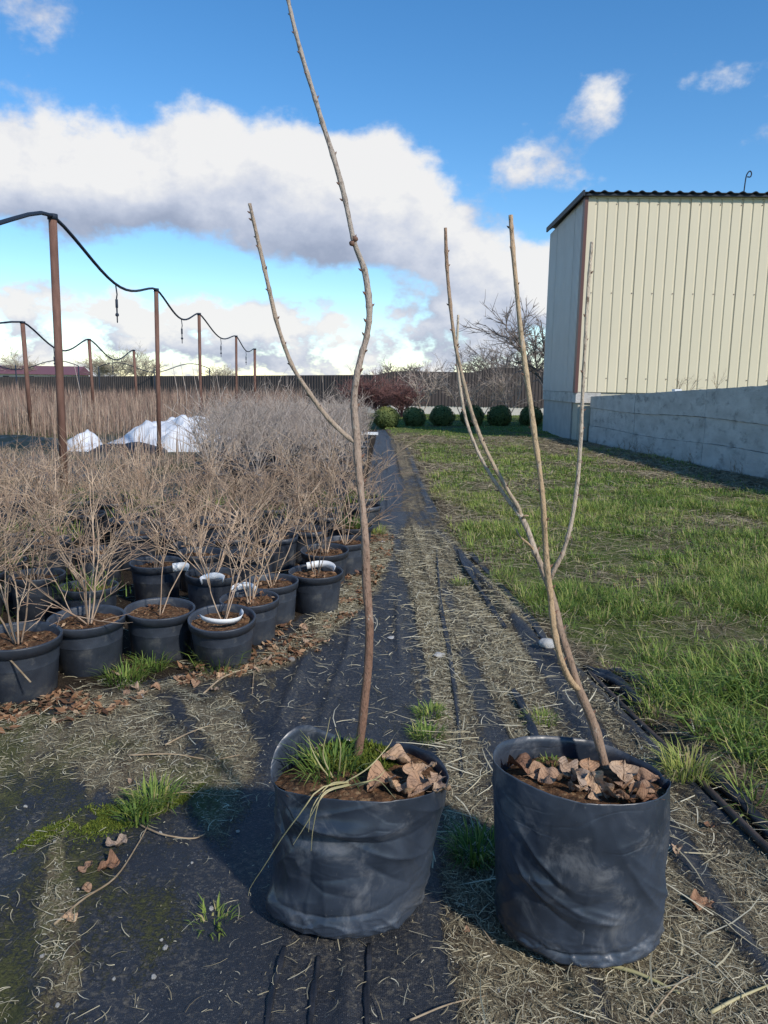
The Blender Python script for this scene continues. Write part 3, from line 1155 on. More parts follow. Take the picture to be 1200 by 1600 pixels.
# left bag: leans a little, rim flopping outwards at the left and standing up at the back
LB = Vector((-.072, 1.505, 0))
LT = Vector((-.030, 1.490, 0))
lb_root, lb_off = grow_bag('black plastic grow bag with moss, grass and brown leaves on top, its rim flopping', 'creased black film with a slack fold under the rim',
                           LB, LT, (.158, .140), (.174, .132),
                           lambda t: .306 + .056 * np.exp(-((t - 2.45) / .50) ** 2) - .016 * np.exp(-((t - 3.5) / .4) ** 2) - .012 * np.exp(-(np.minimum(t, 6.283 - t) / .5) ** 2) + .004 * np.sin(3 * t), .284, 2.3,
                           lambda t, u: (-.026 * np.exp(-((t - np.pi) / .6) ** 2) * (u ** 5) - .022 * np.exp(-((t - 3.75) / .35) ** 2) * np.exp(-((u - .14) / .10) ** 2)
                                         + .030 * np.exp(-((t - 4.6) / 1.2) ** 2) * 0, -.012 * np.exp(-((t - 4.2) / .6) ** 2) * np.exp(-((u - .80) / .06) ** 2) + .012 * np.exp(-((t - 4.2) / .6) ** 2) * np.exp(-((u - .68) / .05) ** 2)),
                           [(4.25, .235, -.22, .13, .010, -.013), (4.2, .252, -.18, .13, .012, .010), (3.5, .225, -.6, .07, .008, -.009), (3.45, .16, .7, .08, .009, .008), (5.1, .19, -.3, .08, .010, .007), (4.6, .06, .1, .12, .008, -.008)])
# right bag
RB = Vector((.412, 1.432, 0))
_ra, _rb = gp(770, 1187, .378), gp(1041, 1222, .334)
RT = Vector(((_ra.x + _rb.x) / 2, 1.415, 0))
rb_root, rb_off = grow_bag('black plastic grow bag filled with brown leaves, with a taut straight rim', 'smooth black film with a vertical seam crease',
                           RB, RT, (.160, .138), ((_rb.x - _ra.x) / 2, .122),
                           lambda t: .356 + .022 * np.cos(t - 2.9) + .002 * np.sin(5 * t), .318, 5.1,
                           lambda t, u: (.010 * np.exp(-((t - 6.15) / .25) ** 2) * u, 0 * t),
                           [(4.72, .25, 1.57, .14, .004, .0035), (4.2, .22, -.75, .06, .009, .009), (4.05, .17, -.7, .06, .009, .008), (4.4, .15, -.6, .07, .010, .008), (4.3, .19, -.8, .05, .008, -.006), (4.7, .04, .05, .12, .007, -.008), (4.75, .02, .05, .12, .006, .006), (5.3, .16, -.9, .10, .010, .007), (5.6, .1, 1.2, .1, .012, .008)])


# ------------------------------------------------------------------ saplings
def bud_mesh():
    m = MB()
    prof = [(.0, -.2), (.30, .0), (.36, .25), (.26, .6), (.10, .9), (.0, 1.05)]
    m.lathe(prof, 7)
    return m.mesh('bud')


BUDM = bud_mesh()
BUDM.materials.append(BUD)


def stem_part(root, name, pts, r0, r1, mat, seed, knots=True, sides=12, buds=(), label=None, n=None):
    r = random.Random(seed)
    n = n or max(24, len(pts) * 8)
    P = catmull(pts, n)
    m = MB()
    rr = []
    for i in range(n + 1):
        s = i / n
        base = (r0 + (r1 - r0) * s ** .85) * .93
        k = 1 + .05 * math.sin(s * 47 + seed) + r.uniform(-.035, .035)
        rr.append(base * k)
    # swollen nodes where buds sit
    for s in buds:
        i = int(s * n)
        for d in (-1, 0, 1):
            if 0 <= i + d <= n:
                rr[i + d] *= 1.16 if d == 0 else 1.05
    o = root.location
    Q = [p - o for p in P]
    ph = [r.uniform(0, 6.28) for _ in range(3)]
    m.tube(Q, rr, sides, ecc=lambda i, th: 1 + .06 * math.sin(2 * th + ph[0] + i * .15) + .035 * math.sin(5 * th + ph[1] + i * .6))
    # rounded tip
    ob = m.build(name, mat, root)
    if label:
        ob['label'] = label
    for s in buds:
        i = int(s * n)
        p = Q[i]
        d = (Q[min(i + 1, n)] - Q[max(i - 1, 0)]).normalized()
        side = 1 if (int(s * 1000) + seed) % 2 else -1
        a = Vector((side, r.uniform(-.9, .4), 0)).normalized()
        a = (a - d * a.dot(d)).normalized()
        b = obj('bud', BUDM, None, ob)
        sz = max(.0050, rr[i] * 1.0) * r.uniform(.75, 1.2)
        b.location = p + a * rr[i] * .85
        b.rotation_euler = (d * .75 + a * .8).to_track_quat('Z', 'Y').to_euler()
        b.scale = (sz * .9, sz * .9, sz * 1.1)
    return ob, P, rr


def nodes(n, lo=.06, hi=.98, seed=1):
    r = random.Random(seed)
    return [lo + (hi - lo) * (i + r.uniform(.2, .8)) / n for i in range(n)]


Y0 = gp(555, 1195, .285).y
lp = [(553, 1205, 0), (562, 1160, 0), (568, 1110, .0), (575, 1040, .01), (577, 980, .01), (572, 900, .02), (571, 850, .02), (566, 790, .03), (560, 730, .03), (557, 680, .03), (553, 630, .03), (557, 590, .03), (565, 555, .04), (574, 520, .04), (577, 480, .04), (570, 425, .05), (553, 377, .05), (541, 320, .06), (527, 265, .06), (508, 205, .07), (488, 140, .08), (467, 70, .09), (452, 8, .10), (446, -20, .10)]
root = thing('sapling', 'tall grey-barked leafless sapling with one side branch, growing from the mossy bag', 'sapling', at(553, 1205, Y0))
P3 = [at(x, y, Y0 + d) for x, y, d in lp]
trunk, PT, RR = stem_part(root, 'trunk', P3, .0113, .0038, BARK_L, 3, buds=[.33, .36, .43, .49, .53, .565, .585, .61, .625, .655, .70, .745, .765, .80, .835, .86, .885, .905, .925, .945, .965], n=200)
bp = [(557, 692, .03), (540, 680, .03), (510, 650, .02), (482, 612, .01), (455, 568, 0), (433, 505, -.01), (418, 440, -.02), (404, 380, -.02), (395, 340, -.03), (390, 318, -.03)]
stem_part(root, 'branch', [at(x, y, Y0 + d) for x, y, d in bp], .0056, .0034, BARK_LB, 5, buds=nodes(12, .25, .97, 4), n=90, label='slender tan side branch with a reddish tip')
# cut stubs on the trunk and the knot
for px, py, sx, sz, ln, rr_ in [(567, 897, -1, .5, .020, .004), (573, 1056, -1, .3, .010, .005), (550, 380, -1, -.3, .005, .005), (555, 374, 1, .3, .005, .005)]:
    p = at(px, py, Y0 + .03) - root.location
    m = MB()
    q = p + Vector((sx, -.3, sz)).normalized() * ln
    m.tube([p - Vector((sx, 0, 0)) * .004, (p + q) / 2, q], [rr_ * 1.3, rr_, rr_ * .7], 8)
    m.build('stub', BUD, root)

Y1 = gp(945, 1207, .315).y
root = thing('sapling', 'pale multi-stemmed leafless sapling with four upright shoots, growing from the leaf-filled bag', 'sapling', at(947, 1212, Y1))


def rs(pts):
    return [at(x, y, Y1 + d) for x, y, d in pts]


stem_part(root, 'trunk', rs([(948, 1216, 0), (940, 1175, 0), (925, 1125, 0), (905, 1078, 0), (890, 1030, .01), (876, 985, .02), (862, 930, .03), (848, 890, .04), (836, 862, .04), (826, 832, .05), (813, 804, .05)]), .0112, .0056, BARK_R, 7, buds=[.22, .5, .8], n=110)
stem_part(root, 'branch', rs([(813, 806, .05), (795, 783, .06), (768, 745, .06), (745, 702, .07), (728, 655, .07), (719, 605, .07), (714, 555, .07), (716, 492, .07)]), .0044, .0026, BARK_R, 8, buds=nodes(8, .15, .96, 2), n=70, label='thin cream-coloured shoot')
stem_part(root, 'branch', rs([(814, 806, .05), (808, 790, .05), (785, 752, .05), (758, 700, .04), (738, 648, .04), (724, 595, .03), (711, 535, .03), (703, 470, .02), (698, 410, .02), (696, 356, .02)]), .0048, .0032, BARK_RB, 9, buds=nodes(12, .1, .97, 3), n=90, label='reddish brown shoot')
stem_part(root, 'branch', rs([(906, 1078, 0), (893, 1066, -.01), (878, 1035, -.02), (866, 985, -.02), (860, 930, -.02), (854, 880, -.02), (850, 810, -.02), (845, 750, -.02), (836, 685, -.02), (826, 610, -.02), (815, 530, -.02), (806, 440, -.02), (800, 370, -.02), (798, 336, -.02)]), .0076, .0042, BARK_RT, 10, buds=nodes(14, .12, .985, 6), n=120, label='straight thick tan shoot')
stem_part(root, 'branch', rs([(856, 912, .03), (866, 890, .02), (880, 862, .02), (893, 815, .02), (902, 755, .02), (907, 690, .02), (910, 620, .02), (914, 540, .01), (919, 450, .01), (925, 378, .01)]), .0053, .0031, BARK_R, 12, buds=nodes(12, .12, .97, 9), n=90, label='pale shoot rising before the cream cladding')
stem_part(root, 'twig', rs([(836, 862, .04), (826, 850, .03), (812, 838, .03), (806, 826, .03)]), .0028, .0016, BARK_RT, 13, n=20)
stem_part(root, 'twig', rs([(815, 812, .05), (820, 806, .04), (826, 806, .04)]), .0028, .0016, BARK_RT, 14, n=12)

# leaves, moss and grass in the bags
def soil_pt(px, py, z):
    return gp(px, py, z)


for px, py, s, k in [(620, 1188, .058, 1), (598, 1228, .062, 3), (655, 1233, .055, 5), (648, 1212, .045, 2), (680, 1225, .040, 0), (622, 1236, .048, 6), (505, 1173, .035, 4), (690, 1236, .035, 7), (670, 1200, .03, 2)]:
    dry_leaf(soil_pt(px, py, .300), s * 1.2, 'brown dry leaf lying beside the moss in the flopping bag', 'leaves in the mossy bag', .35, k)
for px, py, s, k in [(812, 1200, .045, 3), (865, 1218, .050, 1), (910, 1222, .052, 5), (935, 1232, .045, 0), (975, 1215, .050, 2), (965, 1232, .042, 4), (1000, 1240, .045, 7), (885, 1205, .04, 6), (1010, 1225, .035, 3), (840, 1208, .035, 7), (960, 1245, .04, 1), (990, 1252, .045, 6), (920, 1205, .035, 2), (900, 1235, .03, 4), (1012, 1248, .03, 0)]:
    dry_leaf(soil_pt(px, py, .335), s * 1.3, 'curled brown dry leaf in the leaf-filled bag', 'leaves in the leaf-filled bag', .75, k)


def bag_moss():
    n = 5200
    c = soil_pt(550, 1188, .30)
    a = rng.random(n) * 6.283
    r = np.sqrt(rng.random(n))
    x, y = c.x + np.cos(a) * r * .095, c.y + .02 + np.sin(a) * r * .075
    z = .290 + .03 * np.clip(1 - r ** 2, 0, 1) * fbm(x * 20, y * 20, 3)
    P = np.stack([x, y, z], 1) - np.array(lb_root.location)
    o = blades('moss', P, .008 + .012 * rng.random(n), .002 + .002 * rng.random(n), rng.random(n) * 6.28, rng.random(n) * 1.2, rng.random(n), rng.random(n), MOSSM, lb_root)


bag_moss()
p = soil_pt(515, 1205, .30)
tuft('grass_tuft', 'green grass tuft sprouting inside the mossy bag', p, 160, .055, .03, .10, .22, .003, .9)
# long bleached grass drooping over the rim of the left bag
def drooping():
    root = thing('dry_grass_clump', 'bleached long grass drooping over the rim of the mossy bag', 'grass', soil_pt(540, 1225, .305))
    o = root.location
    r = random.Random(8)
    ends = [[(545, 1222, .31), (500, 1232, .345), (470, 1270, .30), (440, 1310, .22), (415, 1350, .14), (392, 1385, .06), (388, 1400, .03)],
            [(545, 1225, .31), (505, 1240, .345), (490, 1290, .27), (486, 1330, .20)],
            [(548, 1226, .31), (508, 1240, .345), (480, 1285, .28), (458, 1320, .22)],
            [(545, 1222, .31), (515, 1226, .34), (488, 1262, .31), (482, 1300, .25)],
            [(540, 1222, .31), (575, 1200, .34), (605, 1168, .37), (613, 1155, .38)],
            [(545, 1228, .31), (570, 1222, .335), (592, 1220, .33), (618, 1248, .325)],
            [(520, 1215, .31), (505, 1180, .37), (512, 1140, .43), (516, 1120, .46)],
            [(530, 1205, .31), (532, 1165, .38), (524, 1138, .42)],
            [(515, 1215, .31), (500, 1195, .35), (487, 1170, .38), (482, 1150, .41)],
            [(560, 1228, .31), (590, 1215, .34), (602, 1203, .345)]]
    for e in ends:
        P = [soil_pt(x, y, z) - o for x, y, z in e]
        Q = catmull(P, 14)
        m = MB()
        V, Fc = [], []
        for i, q in enumerate(Q):
            w = .0015 * (1 - .7 * i / 14)
            d = (Q[min(i + 1, 14)] - Q[max(i - 1, 0)]).normalized()
            s = d.cross(Vector((r.uniform(-.1, .1), -.8, .6))).normalized() * w
            V += [q - s, q + Vector((0, -.0008, .0008)), q + s]
        for i in range(14):
            Fc += [(3 * i, 3 * i + 1, 3 * i + 4, 3 * i + 3), (3 * i + 1, 3 * i + 2, 3 * i + 5, 3 * i + 4)]
        m.add(V, Fc)
        m.build('grass_blade', BLADEM, root)


BLADEM = material('bleached_blade', (.44, .38, .22), .7, .2, var=(.33, .30, .14), vscale=9)
drooping()
p = soil_pt(862, 1198, .318)
tuft('grass_tuft', 'small green sprout among the leaves of the leaf-filled bag', p, 60, .018, .015, .04, .15, .003, .9)
tuft('grass_tuft', 'tiny green sprout near the rim of the leaf-filled bag', soil_pt(965, 1243, .32), 40, .02, .01, .025, .3, .003, .9)

# ------------------------------------------------------------------ nursery pots
def pot_meshes():
    w = MB().lathe([(.0, 0.004), (.096, .004), (.100, .0), (.103, .004), (.1155, .165), (.1165, .172)], 40)
    wall = w.mesh('wall')
    wall.materials.append(POTM)
    r = MB().lathe([(.1165, .170), (.1235, .171), (.1265, .200), (.1268, .203), (.1245, .206), (.1200, .205), (.1175, .198), (.113, .120)], 40)
    rim = r.mesh('rim')
    rim.materials.append(POTM)
    soils = []
    for k in range(4):
        V, Fc = [], []
        nr, nt = 12, 30
        for a in range(nr):
            s = a / (nr - 1)
            for b in range(nt):
                t = 2 * math.pi * b / nt
                x, y = .1165 * s * math.cos(t), .1165 * s * math.sin(t)
                z = .172 + .030 * (fbm(np.array([x * 30 + 9 * k]), np.array([y * 30]), 4)[0] - .5)
                V.append((x, y, z))
        for a in range(nr - 1):
            for b in range(nt):
                Fc.append((a * nt + b, a * nt + (b + 1) % nt, (a + 1) * nt + (b + 1) % nt, (a + 1) * nt + b))
        me = MB().add(V, Fc).mesh('soil')
        me.materials.append(SOIL)
        soils.append(me)
    m = MB()
    m.lathe([(.100, .0), (.1155, .165), (.1165, .170), (.1235, .171), (.1265, .203), (.1200, .205), (.1175, .198), (.1165, .172)], 20, 0)
    m.lathe([(.1165, .172), (.08, .178), (.04, .170), (.001, .18)], 20, 1)
    far = m.mesh('pot')
    far.materials.append(POTM)
    far.materials.append(SOIL)
    return wall, rim, soils, far


POT_WALL, POT_RIM, POT_SOIL, POT_FAR = pot_meshes()


def pot(p, label, group=None, s=1.0, tilt=(0, 0), parts=True, k=0, squat=1.0):
    if parts:
        root = thing('plant_pot', label, 'pot', p, random.uniform(0, 6.28), group)
        obj('wall', POT_WALL, None, root)
        obj('rim', POT_RIM, None, root)
        obj('soil', POT_SOIL[k % 4], None, root)
    else:
        root = obj('plant_pot', POT_FAR)
        root.location = p
        root.rotation_euler.z = random.uniform(0, 6.28)
        tag(root, label, 'pot', group)
    root.scale = (s * squat, s * squat, s / squat)
    if squat != 1.0:
        root.rotation_euler.z = random.uniform(-.15, .15)
    root.rotation_euler.x, root.rotation_euler.y = tilt
    return root


# ------------------------------------------------------------------ bare shrubs
def grow(r, m, p, d, ln, rad0, depth, droop, sides, kids):
    n = 5 if depth < 2 else 3
    pts = [p.copy()]
    q, dd = p.copy(), d.normalized()
    for i in range(n):
        dd = (dd + Vector((r.uniform(-1, 1), r.uniform(-1, 1), r.uniform(-.7, .9) - droop)) * (.13 if depth == 0 else .15)).normalized()
        q = q + dd * (ln / n)
        pts.append(q.copy())
    m.tube(pts, [rad0 * (1 - .62 * i / n) for i in range(n + 1)], sides, cap=False)
    if depth < len(kids):
        for c in range(kids[depth]):
            s = r.uniform(.22, .97)
            i = min(int(s * n), n - 1)
            b = pts[i].lerp(pts[i + 1], s * n - i)
            axis = Vector((r.uniform(-1, 1), r.uniform(-1, 1), r.uniform(-.6, .5)))
            nd = ((pts[i + 1] - pts[i]).normalized() + axis * 1.0).normalized()
            grow(r, m, b, nd, ln * r.uniform(.25, .72), rad0 * .66, depth + 1, droop, 3, kids)


def shrub_variant(seed, h, stems, spread, r0, kids, droop=0.0):
    r = random.Random(seed)
    parts = []
    for s in range(stems):
        m = MB()
        a = 2 * math.pi * (s + r.uniform(-.4, .4)) / stems
        d = Vector((math.cos(a) * spread * r.uniform(.2, 1), math.sin(a) * spread * r.uniform(.2, 1), 1))
        grow(r, m, Vector((math.cos(a) * .012, math.sin(a) * .012, 0)), d, h * r.uniform(.65, 1.15), r0 * r.uniform(.75, 1.2), 0, droop, 4, kids)
        parts.append(m)
    joined = MB()
    for m in parts:
        joined.add(m.v, m.f)
    return [m.mesh('stem') for m in parts], joined.mesh('shrub')


TANV = [shrub_variant(100 + i, .46, (5, 7, 6, 8)[i % 4], (.45, 1.0, .6, .8)[i % 4], .0036, (5, 3), .05) for i in range(11)]
TALLV = [shrub_variant(200 + i, .54, 7, .50, .0062, (5, 3), .0) for i in range(6)]
for st, me in TANV:
    for x in st + [me]:
        x.materials.append(TAN)
for st, me in TALLV:
    for x in st + [me]:
        x.materials.append(GREYT)


def shrub(p, var, label, group, s=1.0, parts=False, sz=1.0):
    st, me = var
    rz = random.uniform(0, 6.28)
    if parts:
        root = thing('shrub', label, 'shrub', p, rz, group)
        for x in st:
            obj('stem', x, None, root)
    else:
        root = obj('shrub', me)
        root.location = p
        root.rotation_euler.z = rz
        tag(root, label, 'shrub', group)
    root.scale = (s, s, s * sz)
    return root


PG = 'black pots crowded behind the edge row'
edge_pots = [  # front-base pixel, label of the pot, label of its shrub
    ((34, 1098), 'black pot brimming with leaf litter at the corner of the edge row', 'tan shrub with a pale broken twig hanging over the corner pot', 1.10),
    ((142, 1056), 'black pot full of brown litter, second along the edge row from the corner', 'tan bare shrub in the second edge pot from the corner', 1.06),
    ((238, 1038), 'black pot with green moss and brown leaves and a single stem', 'single-stemmed spindly tan shrub in the mossy edge pot', 1.03),
    ((340, 1044), 'black pot with a white strip label curled inside and grass at its foot', 'thin dark twigged shrub in the pot with the white strip', .98),
    ((392, 1008), 'black pot with green sprouts, tucked behind the pot with the white strip', 'low bare shrub in the pot with green sprouts', .95),
    ((418, 984), 'grey-dusted black pot standing empty-sided between sprout pot and big clean pot', 'thin bare shrub in the dusty pot', .98),
    ((480, 963), 'clean large black pot with a white label lying flat on its soil', 'wispy reddish shrub in the clean pot with a flat white label', 1.0),
    ((508, 917), 'black pot in the edge row behind the clean large pot', 'tan bare shrub behind the clean large pot', 1.0),
    ((530, 905), 'black pot in the edge row, next to the far square-looking pot', 'tan shrub with yellow green sprout in the far edge row', 1.0),
    ((550, 868), 'black pot with green weeds at the far end of the edge row', 'small bare shrub with green weeds at the end of the edge row', 1.0)]
placed = []
for i, ((px, py), lab, slab, s) in enumerate(edge_pots):
    p = gp(px, py)
    d = Vector((p.x, p.y, 0)).normalized()
    p = p + d * .10 * s
    for q in placed:                      # keep neighbours from cutting into each other
        v = p - q
        if v.length < .276:
            p = q + v.normalized() * .276
    p.z = .0
    placed.append(p.copy())
    pot(p, lab, None, s, ((.05 + random.uniform(-.03, .03), random.uniform(-.03, .03)) if i != 3 else (.13, .02)), True, i, 1.07)
    var = TANV[i % 7]
    if i in (2, 3, 5, 6):
        st = [(st_) for st_ in var[0]][:2 if i == 2 else 4]
        root = thing('shrub', slab, 'shrub', (p.x, p.y, .165 * s), random.uniform(0, 6.28))
        for x in st:
            obj('stem', x, None, root)
        root.scale = (.8, .8, .95)
    else:
        shrub((p.x, p.y, .165 * s), var, slab, None, 1.0, True)

# the block of pots behind the edge row
r = random.Random(5)
near_block = []
yy = 2.78
row = 0
while yy < 6.35:
    xx = float(pot_edge(np.array([yy]))[0]) - .12 + (.13 if row % 2 else 0)
    while xx > -.56 * yy - .25:
        p = Vector((xx + r.uniform(-.03, .03), yy + r.uniform(-.03, .03), 0))
        if all((p - q).length > .268 for q in placed) and p.x < pot_edge(np.array([p.y]))[0] - .1:
            placed.append(p)
            near_block.append(p)
        xx -= .272
    yy += .245
    row += 1
for i, p in enumerate(near_block):
    vis = p.y < 4.3
    pot(p, 'round black pot among those crowded behind the edge row under tan twigs', PG, r.uniform(.95, 1.03), (r.uniform(-.03, .03), r.uniform(-.03, .03)), vis, i)
    shrub((p.x, p.y, .165), TANV[r.randrange(11)], 'tan leafless shrub in the crowded pot block behind the edge row', 'tan shrubs in the pot block', r.uniform(.82, 1.1), False, r.uniform(.65, 1.15) * (1.0 if p.y < 4.6 else .88)).rotation_euler = (r.uniform(-.22, .22), r.uniform(-.22, .22), r.uniform(0, 6.28))
# the taller grey shrubs further off
yy = 7.6
row = 0
far_block = []
while yy < 14.5:
    xx = -.50 + (.17 if row % 2 else 0)
    lim = -.215 * yy - .1
    while xx > lim:
        far_block.append(Vector((xx + r.uniform(-.06, .06) - .05, yy + r.uniform(-.06, .06), 0)))
        xx -= .36
    yy += .52
    row += 1
for p in far_block:
    pot(p, 'black pot holding one of the tall grey shrubs', 'pots of the tall grey shrubs', 1.05, (0, 0), False)
    shrub((p.x, p.y, .18), TALLV[r.randrange(6)], 'taller grey leafless shrub standing beyond the tan shrubs', 'tall grey shrubs', r.uniform(.82, 1.12), False, r.uniform(.85, 1.1))


# white label strips curled inside pots
def label_strip(c, z, rad_, a0, a1, h, name_label, rz=0):
    m = MB()
    V, Fc = [], []
    n = 16
    for i in range(n + 1):
        a = a0 + (a1 - a0) * i / n
        rr = rad_ * (1 - .25 * (i / n) ** 2)
        for zz, dr in ((0, 0), (h * 1.3, .010)):
            for t in (0, .0012):
                V.append((math.cos(a) * (rr + dr + t), math.sin(a) * (rr + dr + t), zz + .004 * math.sin(i * .35)))
    for i in range(n):
        b = 4 * i
        Fc += [(b, b + 4, b + 6, b + 2), (b + 1, b + 3, b + 7, b + 5), (b + 2, b + 6, b + 7, b + 3), (b, b + 1, b + 5, b + 4)]
    Fc += [(0, 2, 3, 1), (4 * n, 4 * n + 1, 4 * n + 3, 4 * n + 2)]
    o = m.add(V, Fc).build('plant_label', WHITE)
    o.location = (c.x, c.y, z)
    o.rotation_euler = (.12, .05, rz)
    return tag(o, name_label, 'label')


e3, e6, e4 = placed[3], placed[6], placed[4]
label_strip(e3, .182, .085, -2.6, .5, .020, 'blank white strip label curled round in the pot with grass at its foot')
label_strip(e6, .182, .085, .2, 2.4, .024, 'white strip label lying at the back of the clean large pot')
label_strip(e4 + Vector((-.04, .03, 0)), .19, .05, .4, 3.4, .022, 'white label bent over in the pot with green sprouts')
q = gp(330, 910, .2)
label_strip(q, .19, .055, .6, 3.2, .024, 'white folded label behind the moss-topped pot')
q = gp(275, 890, .22)
label_strip(q, .20, .05, .2, 2.2, .03, 'crumpled white label caught in tan twigs')


# leaf litter round the feet of the pots
def litter(name, label, n, xf, zf, size, mat):
    x, y = xf(n)
    n = len(x)
    z = zf(x, y) + .004 + .008 * rng.random(n)
    h = rng.random(n) * 6.283
    s = size * (.5 + rng.random(n))
    tl = rng.normal(0, .35, n)
    a = np.stack([np.cos(h), np.sin(h), tl], 1) * s[:, None]
    b = np.stack([-np.sin(h), np.cos(h), rng.normal(0, .35, n)], 1) * (s * .55)[:, None]
    P = np.stack([x, y, z], 1)
    up = np.array([0, 0, 1.0]) * (s * .3)[:, None]
    V = np.stack([P - a, P - b * .8 + up * .4, P + a + up * .5, P + b * .8 + up * .4], 1).reshape(-1, 3)
    k = np.arange(n)[:, None] * 4
    me = np_mesh(name, V, None, np.concatenate([k + np.array([0, 1, 2]), k + np.array([0, 2, 3])]), False, {'tint': np.repeat(rng.random(n), 4)})
    o = obj(name, me, mat, kind='stuff')
    return tag(o, label, 'leaf litter')


LITTERM = tint_material('litter', [(0, (.06, .032, .020)), (.4, (.19, .095, .050)), (.75, (.30, .165, .085)), (1, (.42, .29, .18))], .8, .1)


def lit_xy(n):
    y = 2.2 + 3.4 * rng.random(n) ** 1.3
    x = pot_edge(y) + .10 - .55 * rng.random(n) ** 1.2
    ok = (fbm(x * 6, y * 6, 3) > .44)
    return x[ok], y[ok]


litter('leaf_litter', 'small brown leaf litter gathered at the feet of the pots', 3600, lit_xy, path_z, .016, LITTERM)


def pot_lit(n):
    X, Y = [], []
    for p in placed[:60]:
        k = 34
        a = rng.random(k) * 6.283
        q = .10 * np.sqrt(rng.random(k))
        X.append(p.x + q * np.cos(a))
        Y.append(p.y + q * np.sin(a))
    return np.concatenate(X), np.concatenate(Y)


litter('pot_litter', 'brown leaf scraps lying on the soil of the pots', 0, pot_lit, lambda x, y: x * 0 + .172, .010, LITTERM)


# weeds inside the pot block
def weeds():
    n = 9000
    i = rng.integers(0, len(near_block), n)
    c = np.array([(p.x, p.y) for p in near_block])[i]
    keep = fbm(c[:, 0] * 2.2 + 5, c[:, 1] * 2.2, 2) > .50
    c = c[keep]
    n = len(c)
    x, y = c[:, 0] + rng.normal(0, .07, n), c[:, 1] + rng.normal(0, .07, n)
    P = np.stack([x, y, np.full(n, .16)], 1)
    o = blades('pot_weeds', P, .04 + .11 * rng.random(n), .002 + .003 * rng.random(n), rng.random(n) * 6.28, rng.random(n) * .9, rng.random(n), np.clip(.1 + .5 * rng.random(n), 0, 1), GRASS)
    tag(o, 'green grass weeds growing up between the tan twigs', 'weeds')


weeds()
tuft('grass_tuft', 'lush dark green weed in the pot at the end of the edge row', placed[9] + Vector((0, .02, .17)), 160, .08, .05, .12, .05, .005, 1.0)

# ------------------------------------------------------------------ pipe, stones, sticks
pp = [gp(x, y, .012) for x, y in [(1230, 1372), (1185, 1328), (1135, 1275), (1085, 1222), (1040, 1172), (995, 1128), (955, 1088), (920, 1052)]]
for i, q in enumerate(pp):
    q.z = max(float(path_z(np.array([q.x]), np.array([q.y]))[0]), float(lawn_z(np.array([q.x]), np.array([q.y]))[0])) + .012
m = MB()
P = catmull(pp, 60)
m.tube(P, .0095, 12)
o = m.build('irrigation_pipe', HOSE2)
tag(o, 'brown polyethylene irrigation pipe lying along the grass edge', 'pipe')


def fold_strip(name, label, pix, w, seed):
    """a raised, rolled edge of the black sheet"""
    r = random.Random(seed)
    P = []
    for x, y in pix:
        q = gp(x, y)
        q.z = max(float(path_z(np.array([q.x]), np.array([q.y]))[0]), float(lawn_z(np.array([q.x]), np.array([q.y]))[0])) + w * .25
        P.append(q)
    P = catmull(P, 46)
    m = MB()
    ph = r.uniform(0, 6)
    m.tube(P, [w * (.25 + .75 * math.sin(math.pi * min(1, max(0, .04 + .92 * i / 46))) ** .5) * (1 + .10 * math.sin(i * .31 + ph) + .06 * math.sin(i * .83)) for i in range(47)], 14,
           ecc=lambda i, th: (1 + .25 * math.sin(3 * th + i * .2 + ph) + .12 * math.sin(7 * th - i * .35)) * (.62 + .38 * abs(math.cos(th))))
    o = m.build(name, SHEETM)
    return tag(o, label, 'ground sheet')


SHEETM = material('loose_sheet', (.012, .014, .019), .5, .4, var=(.028, .031, .040), vscale=12, bump=.003, bscale=70, dirt=(.12, .10, .07), dscale=22, dlo=.60, dhi=.85)
fold_strip('sheet_fold', 'loose rolled edge of black sheet beside the brown pipe', [(1215, 1322), (1160, 1262), (1110, 1215), (1085, 1190)], .020, 1)
fold_strip('sheet_fold', 'rolled black sheet edge showing behind the right sapling in the grass', [(1000, 1105), (965, 1075), (935, 1055), (915, 1045)], .028, 2)
fold_strip('sheet_fold', 'short black sheet fold buried in long grass', [(1030, 1090), (985, 1065), (955, 1050)], .022, 3)
fold_strip('sheet_fold', 'long black sheet fold ending at the white stone', [(850, 1010), (825, 965), (790, 925), (755, 890), (735, 868)], .026, 4)
fold_strip('sheet_fold', 'narrow black sheet fold in the straw beside the long fold', [(790, 985), (760, 940), (730, 895), (715, 868)], .018, 5)
fold_strip('sheet_fold', 'straight black seam fold running down the path between bag and stones', [(722, 1215), (712, 1100), (700, 1010), (688, 940), (682, 860)], .010, 6)
fold_strip('sheet_fold', 'black fold in the straw just behind the rim of the right bag', [(850, 1190), (825, 1130), (802, 1085)], .016, 7)
for k, (lab, pix) in enumerate([('dark fold on bare ground below the left bag, furthest from the right bag', [(445, 1485), (428, 1545), (415, 1610)]),
                                ('dark fold on bare ground below the left bag, middle one of three', [(498, 1495), (490, 1550), (482, 1610)]),
                                ('dark straight fold below the left bag, under its trunk', [(577, 1475), (574, 1540), (572, 1610)])]):
    fold_strip('sheet_fold', lab, pix, .006, 20 + k)


